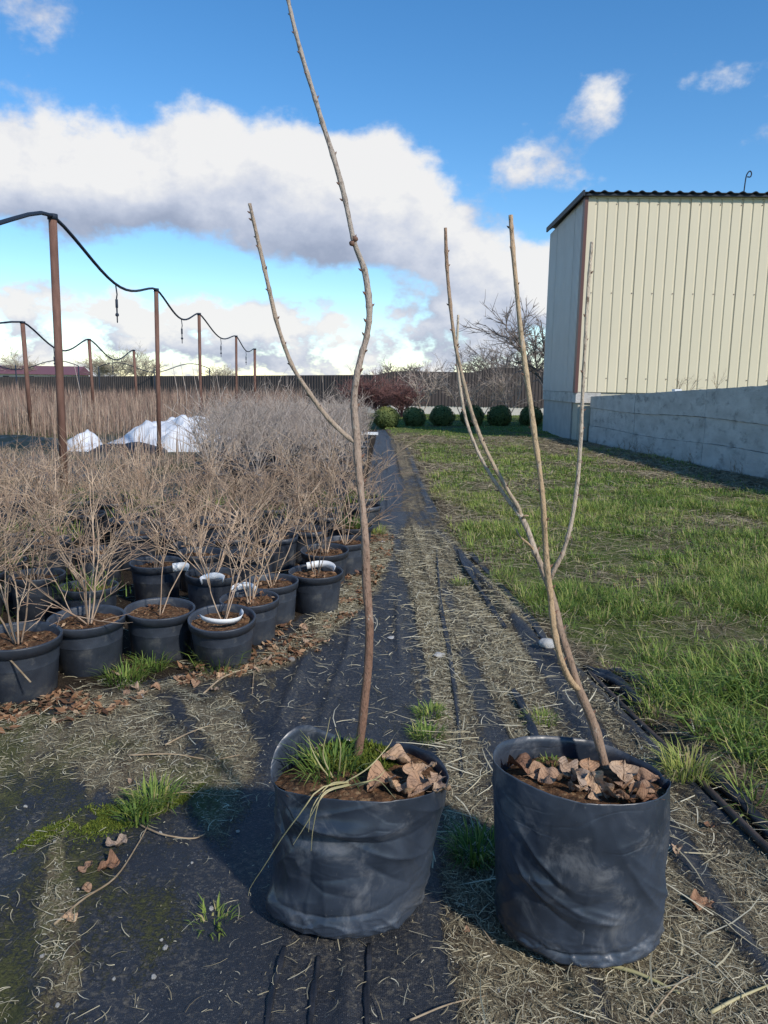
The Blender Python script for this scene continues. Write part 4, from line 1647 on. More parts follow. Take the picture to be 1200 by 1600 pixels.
def stone(px, py, s, mat, label, flat=.6, seed=1):
    r = random.Random(seed)
    bm = bmesh.new()
    bmesh.ops.create_icosphere(bm, subdivisions=3, radius=1)
    for v in bm.verts:
        n = v.co.normalized()
        k = 1 + .35 * (fbm(np.array([n.x * 1.7 + seed * 3 + n.z]), np.array([n.y * 1.7 + n.z * 1.3]), 3)[0] - .5) * 2
        v.co = Vector((n.x * k, n.y * k * .8, n.z * k * flat))
        v.co.z = max(v.co.z, -.35 * flat)
    me = bpy.data.meshes.new('stone')
    bm.to_mesh(me)
    bm.free()
    me.polygons.foreach_set('use_smooth', [True] * len(me.polygons))
    o = obj('stone', me, mat)
    p = on_path(px, py)
    p.z = max(p.z, float(lawn_z(np.array([p.x]), np.array([p.y]))[0])) + .3 * flat * s
    o.location = p
    o.scale = (s, s, s)
    o.rotation_euler.z = r.uniform(0, 3)
    return tag(o, label, 'stone')


stone(856, 1020, .036, STONE, 'white rounded stone at the end of the black fold', .7, 2)
stone(686, 1024, .028, STONE, 'flat white stone lying on the black path sheet', .35, 3)
stone(1003, 945, .016, STONE, 'small white chip in the green lawn', .5, 4)
stone(455, 1032, .018, GSTONE, 'grey pebble in the straw before the clean pot', .7, 5)
stone(221, 1090, .011, STONE, 'white pebble on the sheet before the edge pots', .6, 6)
stone(598, 848, .02, STONE, 'pale stone by the yellow tuft at the far path edge', .5, 7)
stone(612, 996, .022, STONE, 'flat pale clod on the middle of the black path', .18, 8)
# grit scattered over the near sheet
for k, (px, py) in enumerate([(122, 1392), (86, 1320), (250, 1302), (330, 1420), (258, 1480), (178, 1530), (66, 1495), (240, 1525), (90, 1572), (372, 1300), (252, 1468), (300, 1350), (780, 1545), (828, 1546), (425, 1428), (190, 1257), (40, 1262), (35, 1160)]):
    o = stone(px, py, random.uniform(.0035, .0065), STONE, 'tiny white pebble on the dark near ground', .7, 30 + k)
    o['group'] = 'tiny white pebbles'


def stick(pix, r0, label, lift=.008, mat=None):
    P = []
    for i, (x, y) in enumerate(pix):
        q = gp(x, y)
        q.z = max(float(path_z(np.array([q.x]), np.array([q.y]))[0]), float(lawn_z(np.array([q.x]), np.array([q.y]))[0])) + r0 + lift * (.4 + .6 * math.sin(i * 2.1))
        P.append(q)
    o0 = P[0].copy()
    P = catmull([p - o0 for p in P], 18)
    m = MB()
    m.tube(P, [r0 * (1 - .5 * i / 18) for i in range(19)], 7)
    o = m.build('stick', mat or STICK)
    o.location = o0
    return tag(o, label, 'stick')


stick([(318, 1088), (350, 1065), (395, 1043), (425, 1033)], .0035, 'long straight pale stick before the pot with the white strip', .012)
stick([(258, 1168), (295, 1152), (333, 1134)], .0032, 'short pale stick lying across a pale streak of the sheet')
stick([(200, 1186), (270, 1184), (330, 1187), (374, 1183)], .0026, 'long thin crooked stick lying on the bare sheet')
stick([(398, 1030), (396, 1060), (394, 1085)], .003, 'short grey stick standing across the litter', .004)
stick([(85, 1450), (130, 1415), (180, 1378), (215, 1325), (232, 1295)], .0028, 'crooked long stalk beside the grey dead leaf')
stick([(218, 1292), (255, 1310), (300, 1312), (322, 1307)], .0026, 'curved pale stick near the tuft')
stick([(235, 1245), (300, 1243), (345, 1245), (375, 1246)], .0016, 'thin dry stalk running out of the tuft')
stick([(1085, 1300), (1130, 1312), (1200, 1345)], .0014, 'thin dry stalk under the brown pipe')
stick([(950, 1512), (1000, 1530), (1062, 1558)], .0045, 'thick yellowish stalk sticking out under the right bag', .006, BLADEM)
stick([(1110, 1590), (1150, 1570), (1200, 1552)], .0038, 'pale broad stalk at the lower edge of the straw', .006, BLADEM)
stick([(770, 1475), (745, 1440), (728, 1400)], .0018, 'thin grey stalk leaning by the left side of the right bag')
stick([(640, 1597), (700, 1575), (760, 1553)], .002, 'dry curved stalk on the ground below the left bag', .008)
stick([(1010, 1600), (1060, 1545), (1100, 1520)], .0018, 'thin stalk beside the thick yellowish stalk')
stick([(0, 1020), (25, 1045), (48, 1064)], .004, 'pale broken twig poking out over the corner pot', .0)
# the broken twig rests on the rim of the corner pot
o = [x for x in C.objects if x.name.startswith('stick')][-1]
tw0, tw1 = at(-6, 1010, placed[0].y - .10), at(48, 1066, placed[0].y - .19)
mm = MB()
mm.tube([tw0 - tw0, (tw1 - tw0) * .5 + Vector((0, 0, .004)), tw1 - tw0], [.0035, .0032, .0028], 7)
o.data = mm.mesh('stick')
o.data.materials.append(STICK)
o.location = tw0

for px, py, s, lab in [(135, 1360, .035, 'orange brown leaf beside the grey dead leaf'), (170, 1357, .050, 'grey curled dead leaf on the near sheet'), (136, 1393, .026, 'small pale oval leaf below the grey dead leaf'),
                       (182, 1325, .05, 'brown leaf against the foot of the dark tuft'), (1056, 1341, .028, 'reddish leaf right of the leaf-filled bag'), (1108, 1296, .026, 'reddish brown leaf beside the brown pipe'),
                       (1075, 1140, .032, 'brown leaf in the yellow grass beside the pipe'), (205, 1222, .022, 'small red leaf on the pale streak'), (335, 1082, .03, 'pinkish leaf under the long straight stick'),
                       (728, 1455, .018, 'small red leaf in straw between the bags'), (475, 1127, .018, 'small orange leaf on the sheet behind the left bag'), (182, 1055, .05, 'orange leaf standing in the tuft at the pots'),
                       (1095, 1420, .05, 'narrow brown leaf in straw right of the leaf-filled bag'), (110, 1442, .03, 'brown leaf near the crooked long stalk'), (962, 922, .05, 'brown leaf in the green lawn'), (1000, 915, .05, 'dull brown leaf deep in the lawn grass')]:
    p = on_path(px, py)
    p.z = max(p.z, float(lawn_z(np.array([p.x]), np.array([p.y]))[0])) + .004
    dry_leaf(p, s, lab)
for k in range(26):
    y = random.uniform(2.55, 3.6)
    x = float(pot_edge(np.array([y]))[0]) + random.uniform(-.05, .14)
    if min((Vector((x, y, 0)) - q).length for q in placed) < .13:
        continue
    dry_leaf((x, y, float(path_z(np.array([x]), np.array([y]))[0]) + .004), random.uniform(.025, .05), 'brown dry leaf lying at the feet of the edge pots', 'leaves at the feet of the pots', .5)

# plant marker paddle among the shrubs
root = thing('plant_marker', 'black paddle-shaped marker on a thin stake among the shrubs', 'marker', at(512, 850, 5.6))
b0, b1 = Vector((0, 0, -.1)), at(530, 770, 5.6) - root.location
MB().tube([b0, b1], .004, 6).build('stake', HOSE, root)
m = MB()
V = []
for i in range(16):
    a = 2 * math.pi * i / 16
    V.append((math.cos(a) * .055, -.003, math.sin(a) * .085))
V += [(x, .003, z) for x, _, z in V]
m.add(V, [tuple(range(16)), tuple(reversed(range(16, 32)))] + [(i, i + 16, (i + 1) % 16 + 16, (i + 1) % 16) for i in range(16)])
o = m.build('plate', HOSE, root, False)
o.location = b1 + Vector((.0, 0, .05))
o.rotation_euler = (0, -.5, 0)

# ------------------------------------------------------------------ posts and hoses
def post(p, h, r_, label, group=None, lean=(0, 0), mat=None):
    root = thing('post', label, 'post', p)
    top = Vector((lean[0], lean[1], h))
    MB().tube([Vector((0, 0, -.05)), top], r_, 12).build('pole', mat or RUST, root)
    m = MB()
    m.tube([top + Vector((0, 0, -.03)), top + Vector((0, 0, .012))], r_ * 1.25, 12)
    m.build('clamp', HOSE, root)
    return root, p + top


def hose(tops, sags, r_, label, drops):
    root = thing('irrigation_hose', label, 'hose', tops[0])
    o = tops[0]
    P = []
    for i in range(len(tops) - 1):
        a, b = tops[i], tops[i + 1]
        for k in range(16):
            t = k / 16
            q = a.lerp(b, t)
            # flexible pipe held level at the clamps
            q.z -= sags[i] * (math.sin(math.pi * t) ** 1.5)
            P.append(q - o)
    P.append(tops[-1] - o)
    MB().tube(P, r_, 10).build('pipe', HOSE, root)
    for (i, t, ln) in drops:
        a, b = tops[i], tops[i + 1]
        q = a.lerp(b, t)
        q.z -= sags[i] * (math.sin(math.pi * t) ** 1.5)
        q = q - o
        d = MB().tube([q, q + Vector((.012, 0, -ln * .5)), q + Vector((.004, 0, -ln * .72))], .0075, 6).build('drop_tube', HOSE, root)
        z = q + Vector((.004, 0, -ln * .72))
        MB().lathe([(.0, 0), (.015, -.005), (.015, -.09), (.009, -.10), (.009, -.15), (.02, -.16), (.02, -.18), (.007, -.19), (.007, -.25), (0, -.26)], 8).build('sprinkler', HOSE, d).location = z
    return root


def top_at(px, py, Y):
    return at(px, py, Y)


A = []
for k, (px, py, Y, bpx) in enumerate([(82, 337, 6.4, 98), (244, 452, 11.5, 249), (311, 490, 15.6, 315), (369, 525, 21.0, 370), (398, 545, 27.0, 399)]):
    t_ = at(px, py, Y)
    b = at(bpx, 700, Y)
    slope = (t_.x - b.x) / (t_.z - b.z)
    base = Vector((t_.x - slope * t_.z, Y, 0))
    lab = ['rusty steel post of the near hose row, thickest and tallest', 'rusty post rising out of the white sheet', 'rusty post of the near hose row, third from the thickest', 'rusty post of the near hose row, next to the dark end post', 'dark end post where the near hose row stops'][k]
    rt, tp = post(base, t_.z, .032 if k < 4 else .045, lab, None, (t_.x - base.x, 0))
    A.append(tp)
first = Vector((A[0].x + .75, 1.35, A[0].z - .02))
tp0 = first
hose([tp0] + A, [.50, .26, .26, .26, .24], .015, 'dark blue irrigation hose sagging between the tall rusty posts', [(1, .45, .22), (2, .5, .22), (3, .5, .25), (4, .45, .25)])
# the end post has a bundled hose
B = []
for k, (px, py, Y) in enumerate([(35, 503, 16.5), (139, 530, 22), (209, 547, 28)]):
    t_ = at(px, py, Y)
    base = Vector((t_.x + .05, Y, 0))
    rt, tp = post(base, t_.z, .045, ['thin rusty post of the far hose row, beside the thickest post', 'middle rusty post of the far hose row', 'grey end post of the far hose row'][k], None, (t_.x - base.x, 0))
    B.append(tp)
firstb = Vector((B[0].x - .9, 10.5, B[0].z))
tpb = firstb
hose([tpb] + B, [.35, .45, .45], .020, 'dark hose sagging between the shorter far posts', [(1, .38, .3), (2, .45, .3)])
# low hoops far left
for k, (x0, x1, zc, Y) in enumerate([(-20, -14.2, 1.75, 36), (-14.0, -8.6, 1.75, 38)]):
    n = 20
    P = [Vector((x0 + (x1 - x0) * i / n, Y, zc + .22 * math.sin(math.pi * (i / n) * 3))) for i in range(n + 1)]
    m = MB()
    m.tube(P, .022, 6)
    for xx in (x0, (x0 + x1) / 2, x1):
        m.tube([(xx, Y, 0), (xx, Y, zc)], .03, 6)
    tag(m.build('hose_row', HOSE), ['low wavy hose on stakes far behind the far posts', 'low wavy hose on stakes by the pale far trees'][k], 'hose')


# ------------------------------------------------------------------ crumpled white sheet and dark sheets
def heap(name, label, x0, x1, y0, y1, h, mat, seed, cat, nx=70, ny=46, freq=2.2, lob=None):
    X, Y = np.meshgrid(np.linspace(0, 1, nx), np.linspace(0, 1, ny))
    xw, yw = x0 + (x1 - x0) * X, y0 + (y1 - y0) * Y
    env = np.clip(np.sin(np.pi * X), 0, 1) ** .5 * np.clip(np.sin(np.pi * Y), 0, 1) ** .5
    if lob is not None:
        env = env * lob(X)
    n1 = 1 - np.abs(2 * fbm(xw * freq + seed, yw * freq, 3) - 1) * 1.6
    n2 = fbm(xw * freq * 3 + seed, yw * freq * 3, 3)
    Z = h * env * (.62 + .55 * n1 * .6 + .28 * (n2 - .5)) - .02
    xw = xw + .18 * (fbm(yw * 2 + seed, xw * 2, 2) - .5)
    yw = yw + .25 * (fbm(xw * 2 + seed + 9, yw * 2, 2) - .5)
    V = np.stack([xw, yw, Z], -1).reshape(-1, 3)
    i, j = np.meshgrid(np.arange(nx - 1), np.arange(ny - 1))
    b = (j * nx + i).ravel()
    o = obj(name, np_mesh(name, V, np.stack([b, b + 1, b + nx + 1, b + nx], 1), smooth=True), mat)
    return tag(o, label, cat)


heap('plastic_sheet', 'crumpled white plastic sheet heaped among the posts', -4.75, -2.1, 12.2, 13.6, .62, TARP, 3, 'plastic sheet', lob=lambda x: .45 + .55 * sstep(.05, .35, x))
heap('plastic_sheet', 'small white sheet corner lying beside the thickest post', -5.1, -4.5, 12.0, 12.6, .36, TARP, 8, 'plastic sheet', 30, 24, 3)
heap('dark_sheet', 'rumpled dark green sheet lying left of the white heap', -7.2, -4.9, 12.0, 13.3, .22, GREYM, 5, 'ground sheet')
heap('dark_sheet', 'black rumpled sheet at the foot of the white heap', -4.6, -3.4, 11.9, 12.35, .20, SHEETM, 6, 'ground sheet', 40, 20)
# white shelf strip and sheet rolls beyond the shrubs
tag(MB().box(-1.25, -.12, 12.9, 13.05, .27, .31).build('tray', WHITE, None, False), 'thin white tray lying on pots at the far path edge', 'tray')
# ------------------------------------------------------------------ twig thickets far left
def thicket(name, label, x0, x1, y0, y1, n, h0, h1, w, t0, t1):
    x = x0 + (x1 - x0) * rng.random(n)
    y = y0 + (y1 - y0) * rng.random(n)
    h = (h0 + (h1 - h0) * rng.random(n)) * (.6 + .8 * fbm(x * .5, y * .5, 3))
    P = np.stack([x, y, np.full(n, -.06)], 1)
    o = blades(name, P, h, w * (.5 + rng.random(n)), rng.random(n) * 6.28, rng.random(n) ** 2 * .45, (rng.random(n) - .5) * .7, np.clip(t0 + (t1 - t0) * rng.random(n), 0, 1), TWIGM)
    return tag(o, label, 'thicket')


thicket('twig_thicket', 'dense brown thicket of leafless nursery stock before the fence', -24, -3.2, 24, 32, 13000, .55, 1.0, .026, 0, .8)
thicket('twig_thicket', 'reddish thicket of thin upright twigs behind the white sheet', -11, -3.4, 15.5, 22, 6500, .45, .85, .013, .2, .9)
thicket('twig_thicket', 'low straw-coloured growth left of the tan shrubs', -8.5, -2.6, 7.2, 11.5, 6000, .06, .24, .007, .4, 1)
thicket('twig_thicket', 'thin pale twigs fringing the path beyond the shrubs', -3.6, -.55, 14.5, 19, 5500, .45, .80, .010, .3, .9)

thicket('twig_thicket', 'sparse thin twigs standing before the white sheet', -4.6, -2.0, 9.6, 11.8, 260, .40, .80, .008, .3, 1)

# ------------------------------------------------------------------ fence
def fence_panel(w, h0, h1, name='panel'):
    """profiled sheet, front towards the camera; h0 and h1 are its side heights"""
    prof = []
    n = 8
    for i in range(n):
        x = w * i / n
        s = w / n
        prof += [(x, 0), (x + s * .45, 0), (x + s * .55, -.025), (x + s * .95, -.025)]
    prof.append((w, 0))
    V, Fc = [], []
    for x, y in prof:
        z = h0 + (h1 - h0) * x / w
        V += [(x, y, .28), (x, y, z), (x, y + .012, .28), (x, y + .012, z)]
    for i in range(len(prof) - 1):
        b = 4 * i
        Fc += [(b, b + 4, b + 5, b + 1), (b + 2, b + 3, b + 7, b + 6), (b + 1, b + 5, b + 7, b + 3)]
    return MB().add(V, Fc).mesh(name, False)


def fence(label, a, b, h, n, group=None, h_end=None):
    d = (b - a)
    w = d.length / n
    root = thing('fence', label, 'fence', a, math.atan2(d.y, d.x), group)
    if h_end is None:
        me = fence_panel(w - .004, h, h)
        me.materials.append(FENCEM)
    for i in range(n):
        if h_end is not None:
            me = fence_panel(w - .004, h + (h_end - h) * i / n, h + (h_end - h) * (i + 1) / n)
            me.materials.append(FENCEM)
        o = obj('panel', me, None, root)
        o.location = (w * i, 0, 0)
    MB().box(0, d.length, .02, .22, -.06, .30).build('footing', FBASE, root, False)
    return root


fa, fb, fc = Vector((7.6, 31.4, 0)), Vector((-.48, 32.0, 0)), Vector((-26, 46.5, 0))
x2 = [5.55, 4.55, .45, -.35]


def fpt(x):
    t = (x - fb.x) / (fa.x - fb.x)
    return fb.lerp(fa, t)


fence('tall dark corrugated fence next to the cream building', fpt(4.36), fa, 1.86, 3)
fence('dark corrugated fence panel with sloping top below the bare trees', fpt(3.56), fpt(4.36), 1.66, 1, None, 1.86)
fence('dark corrugated fence of middle height behind the reddish bush', fpt(.36), fpt(3.56), 1.66, 3)
fence('dark sloping fence panel where the long low fence begins', fpt(-.44), fpt(.36), 1.50, 1, None, 1.66)
fence('long low dark corrugated fence running off behind the thicket', fc, fpt(-.45), 1.16, 26, None, 1.50)

# ------------------------------------------------------------------ house far left
root = thing('house', 'low pale house with purple brown roof beyond the thicket', 'house', (-57, 125, 0))
MB().box(-7, 7, 0, 6, 0, 1.9).build('wall', HOUSEW, root, False)
m = MB()
m.add([(-7.5, -.5, 1.9), (7.5, -.5, 1.9), (7.5, 6.5, 1.9), (-7.5, 6.5, 1.9), (-7.5, 3, 3.3), (7.5, 3, 3.3)], [(0, 1, 5, 4), (2, 3, 4, 5), (0, 4, 3), (1, 2, 5), (0, 3, 2, 1)])
m.build('roof', HOUSER, root, False)
for xx in (-4, 0, 4):
    MB().box(xx - .5, xx + .5, -.03, .03, .9, 1.6).build('window', ROOFM, root, False)

# ------------------------------------------------------------------ clipped boxwood balls
def ball_mesh(seed, flat):
    r = np.random.default_rng(seed)
    n = 3600
    u = r.normal(0, 1, (n, 3))
    u /= np.linalg.norm(u, axis=1, keepdims=True)
    k = 1 + .17 * (fbm(u[:, 0] * 2.8 + seed, u[:, 1] * 2.5 + u[:, 2] * 2, 3) - .5) * 2
    rr = (.94 + .08 * r.random(n)) * k
    P = u * rr[:, None] * np.array([.36, .34, .33])
    P[:, 2] += .31
    t1 = np.cross(u, r.normal(0, 1, (n, 3)))
    t1 /= np.linalg.norm(t1, axis=1, keepdims=True)
    t2 = np.cross(u, t1) + u * r.normal(0, .5, (n, 1))
    s = .023 * (.7 + .6 * r.random((n, 1)))
    V = np.stack([P - t1 * s, P + t2 * s * .6, P + t1 * s, P - t2 * s * .6], 1).reshape(-1, 3)
    tint = np.clip(.15 + .5 * np.clip(u[:, 2], 0, 1) * (.35 if not flat else 1.1) + .35 * r.random(n) * r.random(n), 0, 1)  # sunlight on the top painted into the leaf tint, stronger when flat is set
    b = np.arange(n)[:, None] * 4
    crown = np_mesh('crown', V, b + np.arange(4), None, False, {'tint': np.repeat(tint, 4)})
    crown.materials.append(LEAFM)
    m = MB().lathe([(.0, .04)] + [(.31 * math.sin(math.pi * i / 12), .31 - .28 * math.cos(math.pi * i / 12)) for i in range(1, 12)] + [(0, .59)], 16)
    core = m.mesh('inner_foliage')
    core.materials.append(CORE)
    return crown, core


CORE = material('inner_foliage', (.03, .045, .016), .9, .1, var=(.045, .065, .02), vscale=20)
BALLS = [ball_mesh(1, True), ball_mesh(2, True), ball_mesh(3, False), ball_mesh(4, False)]
STEMME = MB().tube([(0, 0, -.07), (0, 0, .12)], .03, 8).mesh('stem')
STEMME.materials.append(TREEB)
for i, (px, Y, s, lab) in enumerate([(604, 20.2, 1.0, 'round clipped boxwood with sunlit top tinted yellowish, at the path end of the row'), (647, 20.7, .96, 'round clipped boxwood with sunlit top tinted yellowish, second from the path'),
                                     (690, 21.3, 1.03, 'round clipped boxwood tinted dark as in shade, third from the path'), (737, 21.6, 1.06, 'round clipped boxwood tinted dark as in shade, fourth from the path'),
                                     (780, 21.9, 1.06, 'round clipped boxwood tinted dark as in shade, fifth from the path'), (829, 22.2, 1.04, 'round clipped boxwood tinted dark as in shade, sixth from the path'), (866, 22.5, 1.0, 'round clipped boxwood tinted dark as in shade, half hidden by the cream building')]):
    p = at(px, 660, Y)
    root = thing('boxwood', lab, 'boxwood', (p.x, Y, -.04), i * 1.3)
    cr, co = BALLS[i % 2 if i < 2 else 2 + i % 2]  # first two get the sunlit tint, the others the shaded one
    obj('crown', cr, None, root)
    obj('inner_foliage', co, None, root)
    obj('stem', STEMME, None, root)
    root.scale = (s * .92, s * .92, s * .92)


# ------------------------------------------------------------------ bare trees and bushes
def bare_tree(name, label, loc, h, r0, mat, seed, kids=(9, 7, 5), spread=.75, stems=1, cat='tree', lift=.3):
    r = random.Random(seed)
    root = thing(name, label, cat, loc)
    t = MB()
    P = [Vector((0, 0, -.06))]
    d = Vector((r.uniform(-.12, .12), r.uniform(-.1, .1), 1))
    th = h * lift
    for i in range(5):
        P.append(P[-1] + (d + Vector((r.uniform(-.1, .1), r.uniform(-.1, .1), 0))) * th / 5)
    t.tube(P, [r0 * (1 - .07 * i) for i in range(6)], 8)
    t.build('trunk', mat, root)
    c = MB()
    for k in range(stems):
        a = 2 * math.pi * (k + r.uniform(-.3, .3)) / stems
        b = P[-1].lerp(P[-3], r.random())
        grow(r, c, b, Vector((math.cos(a) * spread, math.sin(a) * spread, 1)), h * (1 - lift) * r.uniform(.8, 1.15), r0 * .6, 0, 0, 4, kids)
    c.build('crown', mat, root)
    return root


p = at(850, 640, 24)
bare_tree('bare_tree', 'leafless spreading tree standing close behind the cream building', (p.x + .3, 24, 0), 3.6, .06, TREEB, 21, (9, 7, 4), .75, 6)
for k, (px, Y, h, mat, lab) in enumerate([(745, 46, 2.9, TREEB, 'leafless tree topping the fence left of the sloping panel'), (785, 47, 3.1, TREEB, 'leafless tree topping the fence right of the sloping panel'),
                                          (655, 48, 2.2, TREEB, 'thin leafless tree above the middle fence'), (615, 47, 2.1, TREEB, 'small leafless tree above the start of the middle fence'), (825, 45, 3.2, TREEB, 'leafless tree above the tall fence by the building')]):
    p = at(px, 600, Y)
    bare_tree('bare_tree', lab, (p.x, Y, 0), h, .06, mat, 50 + k, (9, 6, 4), .7, 5)
for k, (px, Y, h, lab) in enumerate([(188, 120, 5.0, 'pale bleached bush-like tree far beyond the thicket, widest of its group'), (225, 118, 4.3, 'pale far tree beside the widest pale tree'), (40, 128, 4.2, 'pale far tree behind the house roof'), (345, 124, 3.4, 'pale low far tree over the low fence'), (160, 122, 4.0, 'pale small far tree next to the house')]):
    p = at(px, 600, Y)
    bare_tree('bare_tree', lab, (p.x, Y, 0), h, .10, PALET, 80 + k, (10, 7, 4), .8, 8, lift=.2)
for k, (px, Y, h, mat, st, lab) in enumerate([(590, 27, 1.15, PURPLE, 16, 'dense reddish leafless bush before the dark fence'), (628, 26, 1.0, PURPLE, 12, 'smaller reddish leafless bush beside the dense one'), (560, 27.5, 1.05, PURPLE, 12, 'reddish bush at the end of the shrubs'),
                                              (660, 26, 1.7, GREYT, 3, 'thin grey leafless bush behind the second boxwood'), (720, 26, 1.7, GREYT, 2, 'thin leafless bush behind the fourth boxwood'), (795, 26, 1.6, GREYT, 3, 'thin leafless bush behind the fifth boxwood'), (755, 27, 1.4, GREYT, 2, 'sparse grey bush behind the row of boxwoods')]):
    p = at(px, 640, Y)
    bare_tree('bare_bush', lab, (p.x, Y, 0), h, .03, mat, 120 + k, (9, 6, 3), .6, st, 'bush', .12)

# a few tall thin whips among the thicket
for k, (px, py, Y) in enumerate([(304, 556, 18), (300, 570, 18.4), (282, 566, 19), (335, 568, 19), (115, 565, 17), (268, 560, 20)]):
    t_ = at(px, py, Y)
    base = Vector((t_.x + .1, Y, 0))
    m = MB()
    m.tube([Vector((0, 0, -.05)), Vector((.03, 0, t_.z * .5)), Vector((t_.x - base.x, 0, t_.z))], [.012, .009, .004], 5)
    o = m.build('young_whip', GREYT)
    o.location = base
    tag(o, 'single thin upright whip standing above the reddish thicket', 'young tree', 'thin whips above the thicket')

# ------------------------------------------------------------------ cream building
BX, BY = 3.86, 15.8           # front left corner
root = thing('building', 'windowless cream metal-clad building on a concrete base with dark roof', 'building', (BX, BY, 0), rad(-1.8))
ZC, ZT = 1.02, 4.82


def clad_sheet(w, z0, z1, ribs, gw, depth, name):
    prof = []
    s = w / ribs
    for i in range(ribs):
        x = s * i
        prof += [(x, 0.0), (x + s - gw * 2.2, 0.0), (x + s - gw * 1.5, depth), (x + s - gw * .5, depth)]
    prof.append((w, 0.0))
    V, Fc = [], []
    for x, y in prof:
        V += [(x, y, z0), (x, y, z1), (x, y + .03, z0), (x, y + .03, z1)]
    for i in range(len(prof) - 1):
        b = 4 * i
        Fc += [(b, b + 4, b + 5, b + 1), (b + 2, b + 3, b + 7, b + 6), (b, b + 2, b + 6, b + 4), (b + 1, b + 5, b + 7, b + 3)]
    return MB().add(V, Fc).mesh(name, False)


cl = clad_sheet(.994, ZC, ZT, 5, .022, .016, 'cladding_sheet')
cl.materials.append(CREAM)
for i in range(9):
    o = obj('cladding_sheet', cl, None, root)
    o.location = (.032 + i * 1.0, 0.0 if i % 2 else -.003, 0)
sd = clad_sheet(.99, ZC, ZT, 8, .030, .040, 'side_cladding_sheet')
sd.materials.append(SIDEC)
for i in range(4):
    o = obj('side_cladding_sheet', sd, None, root)
    o.rotation_euler.z = rad(-90)
    o.location = (.0 if i % 2 else -.003, 3.55 - i * .99 + .41, 0)
# screws
m = MB()
for z in (ZC + .28, ZC + 1.95, ZT - .17):
    for i in range(22):
        x = .19 + .4 * i
        m.box(x - .008, x + .008, -.012, .01, z - .008, z + .008)
m.build('screws', TRIM, root, False)
MB().box(-.035, .03, -.035, .0, ZC - .02, ZT).box(-.035, -.004, .0, .16, ZC - .02, ZT).build('corner_trim', TRIM, root, False)
MB().box(.04, 9.2, .05, 3.9, .9, ZT - .05).build('wall_core', PLINTHG, root, False)
# base
MB().box(.06, 9.2, .03, .5, -.1, ZC - .035).build('plinth', PLINTH, root, False)
MB().box(.03, .50, .52, 3.9, -.1, .80).build('side_plinth', PLINTHG, root, False)
MB().box(.0, .50, -.012, 3.92, .80, ZC - .012).build('ledge', CONC, root, False)
MB().box(.08, .26, -.05, .03, -.1, .40).build('plinth_block', PLINTH, root, False)
# roof: wavy metal sheets
V, Fc = [], []
per, x0, x1, yA, yB = .24, -.07, 9.3, -.14, 3.98
n = int((x1 - x0) / per * 10)
for i in range(n + 1):
    x = x0 + (x1 - x0) * i / n
    ph = (x % per) / per
    w = .034 * max(0, math.sin(math.pi * min(1, ph / .55))) if ph < .55 else 0
    for y, dz in ((yA, 0), (yB, .10)):
        V += [(x, y, ZT + .025 + w + dz), (x, y, ZT + .008 + w + dz)]
for i in range(n):
    b = 4 * i
    Fc += [(b, b + 4, b + 6, b + 2), (b + 1, b + 3, b + 7, b + 5), (b, b + 1, b + 5, b + 4), (b + 2, b + 6, b + 7, b + 3)]
ro = MB().add(V, Fc).build('roof', ROOFM, root)
m = MB()
m.add([(-.10, -.15, ZT - .05), (-.065, -.15, ZT - .05), (-.065, 4.0, ZT + .05), (-.10, 4.0, ZT + .05), (-.10, -.15, ZT + .055), (-.065, -.15, ZT + .055), (-.065, 4.0, ZT + .155), (-.10, 4.0, ZT + .155)],
      [(0, 3, 2, 1), (4, 5, 6, 7), (0, 1, 5, 4), (2, 3, 7, 6), (0, 4, 7, 3), (1, 2, 6, 5)])
m.build('verge_trim', ROOFM, ro, False)
MB().box(-.06, 9.3, -.10, -.055, ZT - .035, ZT + .004).build('eaves_trim', ROOFM, ro, False)
MB().box(.086, 9.1, -.02, -.005, ZT - .06, ZT - .004).build('head_trim', CREAM, root, False)
# bent rod on the roof
p = at(1162, 298, 16.6)
m = MB()
pts = [Vector((0, 0, -.2)), Vector((.02, 0, .22)), Vector((.05, 0, .34)), Vector((.10, 0, .38)), Vector((.13, 0, .33)), Vector((.11, 0, .27)), Vector((.05, 0, .27))]
m.tube(catmull(pts, 30), .013, 8)
o = m.build('bent_rod', HOSE)
o.location = p
tag(o, 'bent dark rod with a hooked end standing on the dark roof', 'rod')

# ------------------------------------------------------------------ concrete wall
a, b = Vector((4.12, 15.62, 0)), Vector((5.05, 5.2, 0))
L = (b - a).length
root = thing('concrete_wall', 'grey cast concrete retaining wall running from the cream building', 'wall', a, math.atan2((b - a).y, (b - a).x))
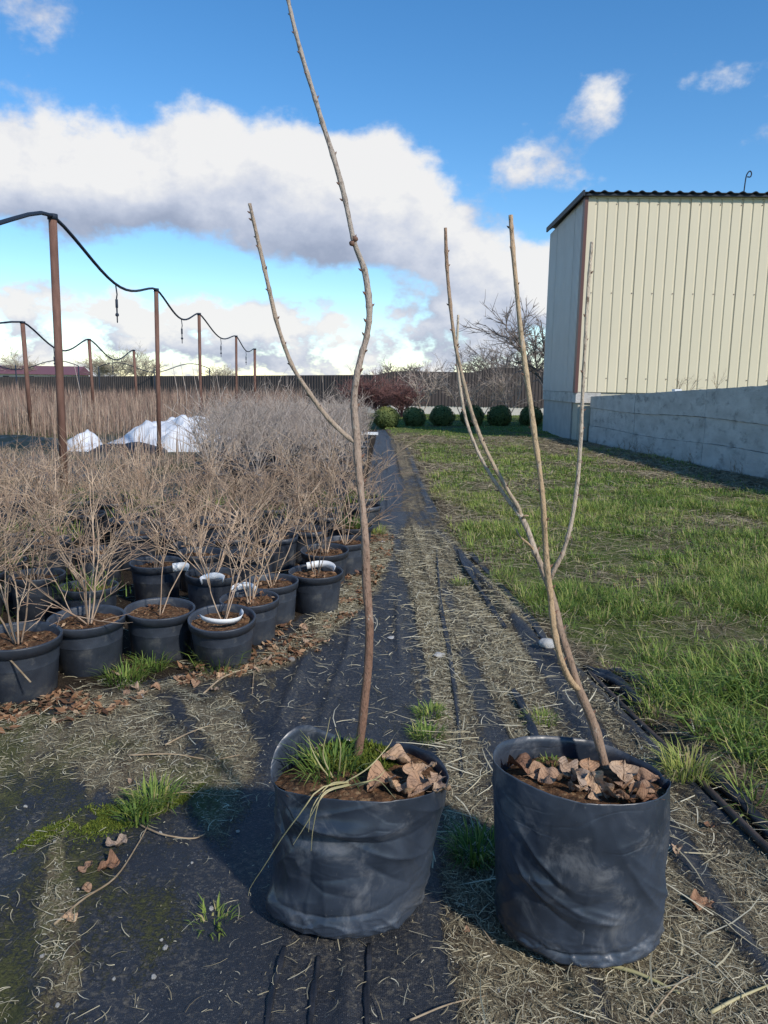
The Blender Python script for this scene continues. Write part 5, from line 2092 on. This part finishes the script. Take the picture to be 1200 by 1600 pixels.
# sections between vertical joints; each shows three lifts of formwork
secs = [0, 2.2, 4.65, 7.3, L]
r = random.Random(4)
for i in range(4):
    s0, s1 = secs[i] + .006, secs[i + 1] - .006
    n = 26

    def topz(s):
        return .93 + (1.17 - .93) * min(1, s / 6.2) + .02 * max(0, s - 6.2)
    lifts = [-.1, .34, .70, None]
    for k in range(3):
        V, Fc = [], []
        dy = [.0, .010, -.006][k] + r.uniform(-.003, .003)
        for j in range(n + 1):
            s = s0 + (s1 - s0) * j / n
            z0 = lifts[k] + (.0 if k == 0 else .018 * math.sin(s * 1.3 + k) + r.uniform(-.004, .004))
            z1 = topz(s) + r.uniform(-.004, .004) if lifts[k + 1] is None else lifts[k + 1] + .018 * math.sin(s * 1.3 + k + 1) - .006
            yj = dy + .004 * math.sin(s * 5 + k)
            V += [(s, yj - .0, z0), (s, yj, z1), (s, .28 + dy * .2, z0), (s, .28 + dy * .2, z1)]
        for j in range(n):
            q = 4 * j
            Fc += [(q, q + 1, q + 5, q + 4), (q + 2, q + 6, q + 7, q + 3), (q + 1, q + 3, q + 7, q + 5), (q, q + 4, q + 6, q + 2)]
        Fc += [(0, 2, 3, 1), (4 * n, 4 * n + 1, 4 * n + 3, 4 * n + 2)]
        MB().add(V, Fc).build('cast_lift', CONC, root, False)
# the wall faces the lawn: local y points away from the lawn
# white item and dead weeds on top
p = at(1040, 612, 12.2)
o = MB().box(-.12, .12, -.05, .05, 0, .045).build('white_block', WHITE, None, False)
o.location = (float(wall_x(np.array([12.2]))[0]) + .10, 12.2, 1.06)
o.rotation_euler.z = 1.4
tag(o, 'small white block lying on top of the concrete wall', 'block')
for k, (px, py, Y) in enumerate([(1058, 612, 13.2), (1120, 607, 13.6), (1075, 612, 13.0)]):
    p = at(px, py, Y)
    m = MB()
    rr = random.Random(k)
    for j in range(3):
        grow(rr, m, Vector((0, 0, 0)), Vector((rr.uniform(-.6, .6), 0, 1)), .26, .004, 0, 0, 4, (4, 2))
    o = m.build('dry_weed', STICK)
    o.location = (p.x, Y, p.z - .03)
    tag(o, 'dry branching weed showing above the concrete wall', 'weed', 'dry weeds behind the wall')
    o['group'] = 'dry weeds behind the wall'
# earth behind the retaining wall, up to the building
V = [(4.35, 15.70, .90), (4.98, 9.42, 1.05), (5.35, 5.2, 1.10), (14, 5.2, 1.10), (14, 15.70, .95)]
tag(MB().add(V + [(x, y, -.1) for x, y, z in V], [(0, 1, 2, 3, 4), (0, 5, 6, 1), (1, 6, 7, 2), (2, 7, 8, 3), (3, 8, 9, 4), (4, 9, 5, 0)]).build('terrace', LAWNM, None, False), 'raised earth behind the concrete wall', 'ground')
bpy.data.objects['terrace']['kind'] = 'structure'
# tall dry weeds at the foot of the wall
for k in range(9):
    y = random.uniform(9, 15)
    x = float(wall_x(np.array([y]))[0]) - .06
    m = MB()
    rr = random.Random(60 + k)
    for j in range(6):
        grow(rr, m, Vector((rr.uniform(-.1, .1), rr.uniform(-.1, .1), 0)), Vector((rr.uniform(-.5, .5), rr.uniform(-.5, .5), 1)), rr.uniform(.10, .24), .003, 0, 0, 3, (2,))
    o = m.build('dry_weed', STICK)
    o.location = (x, y, 0)
    tag(o, 'dead brown weed at the foot of the concrete wall', 'weed', 'weeds at the foot of the wall')
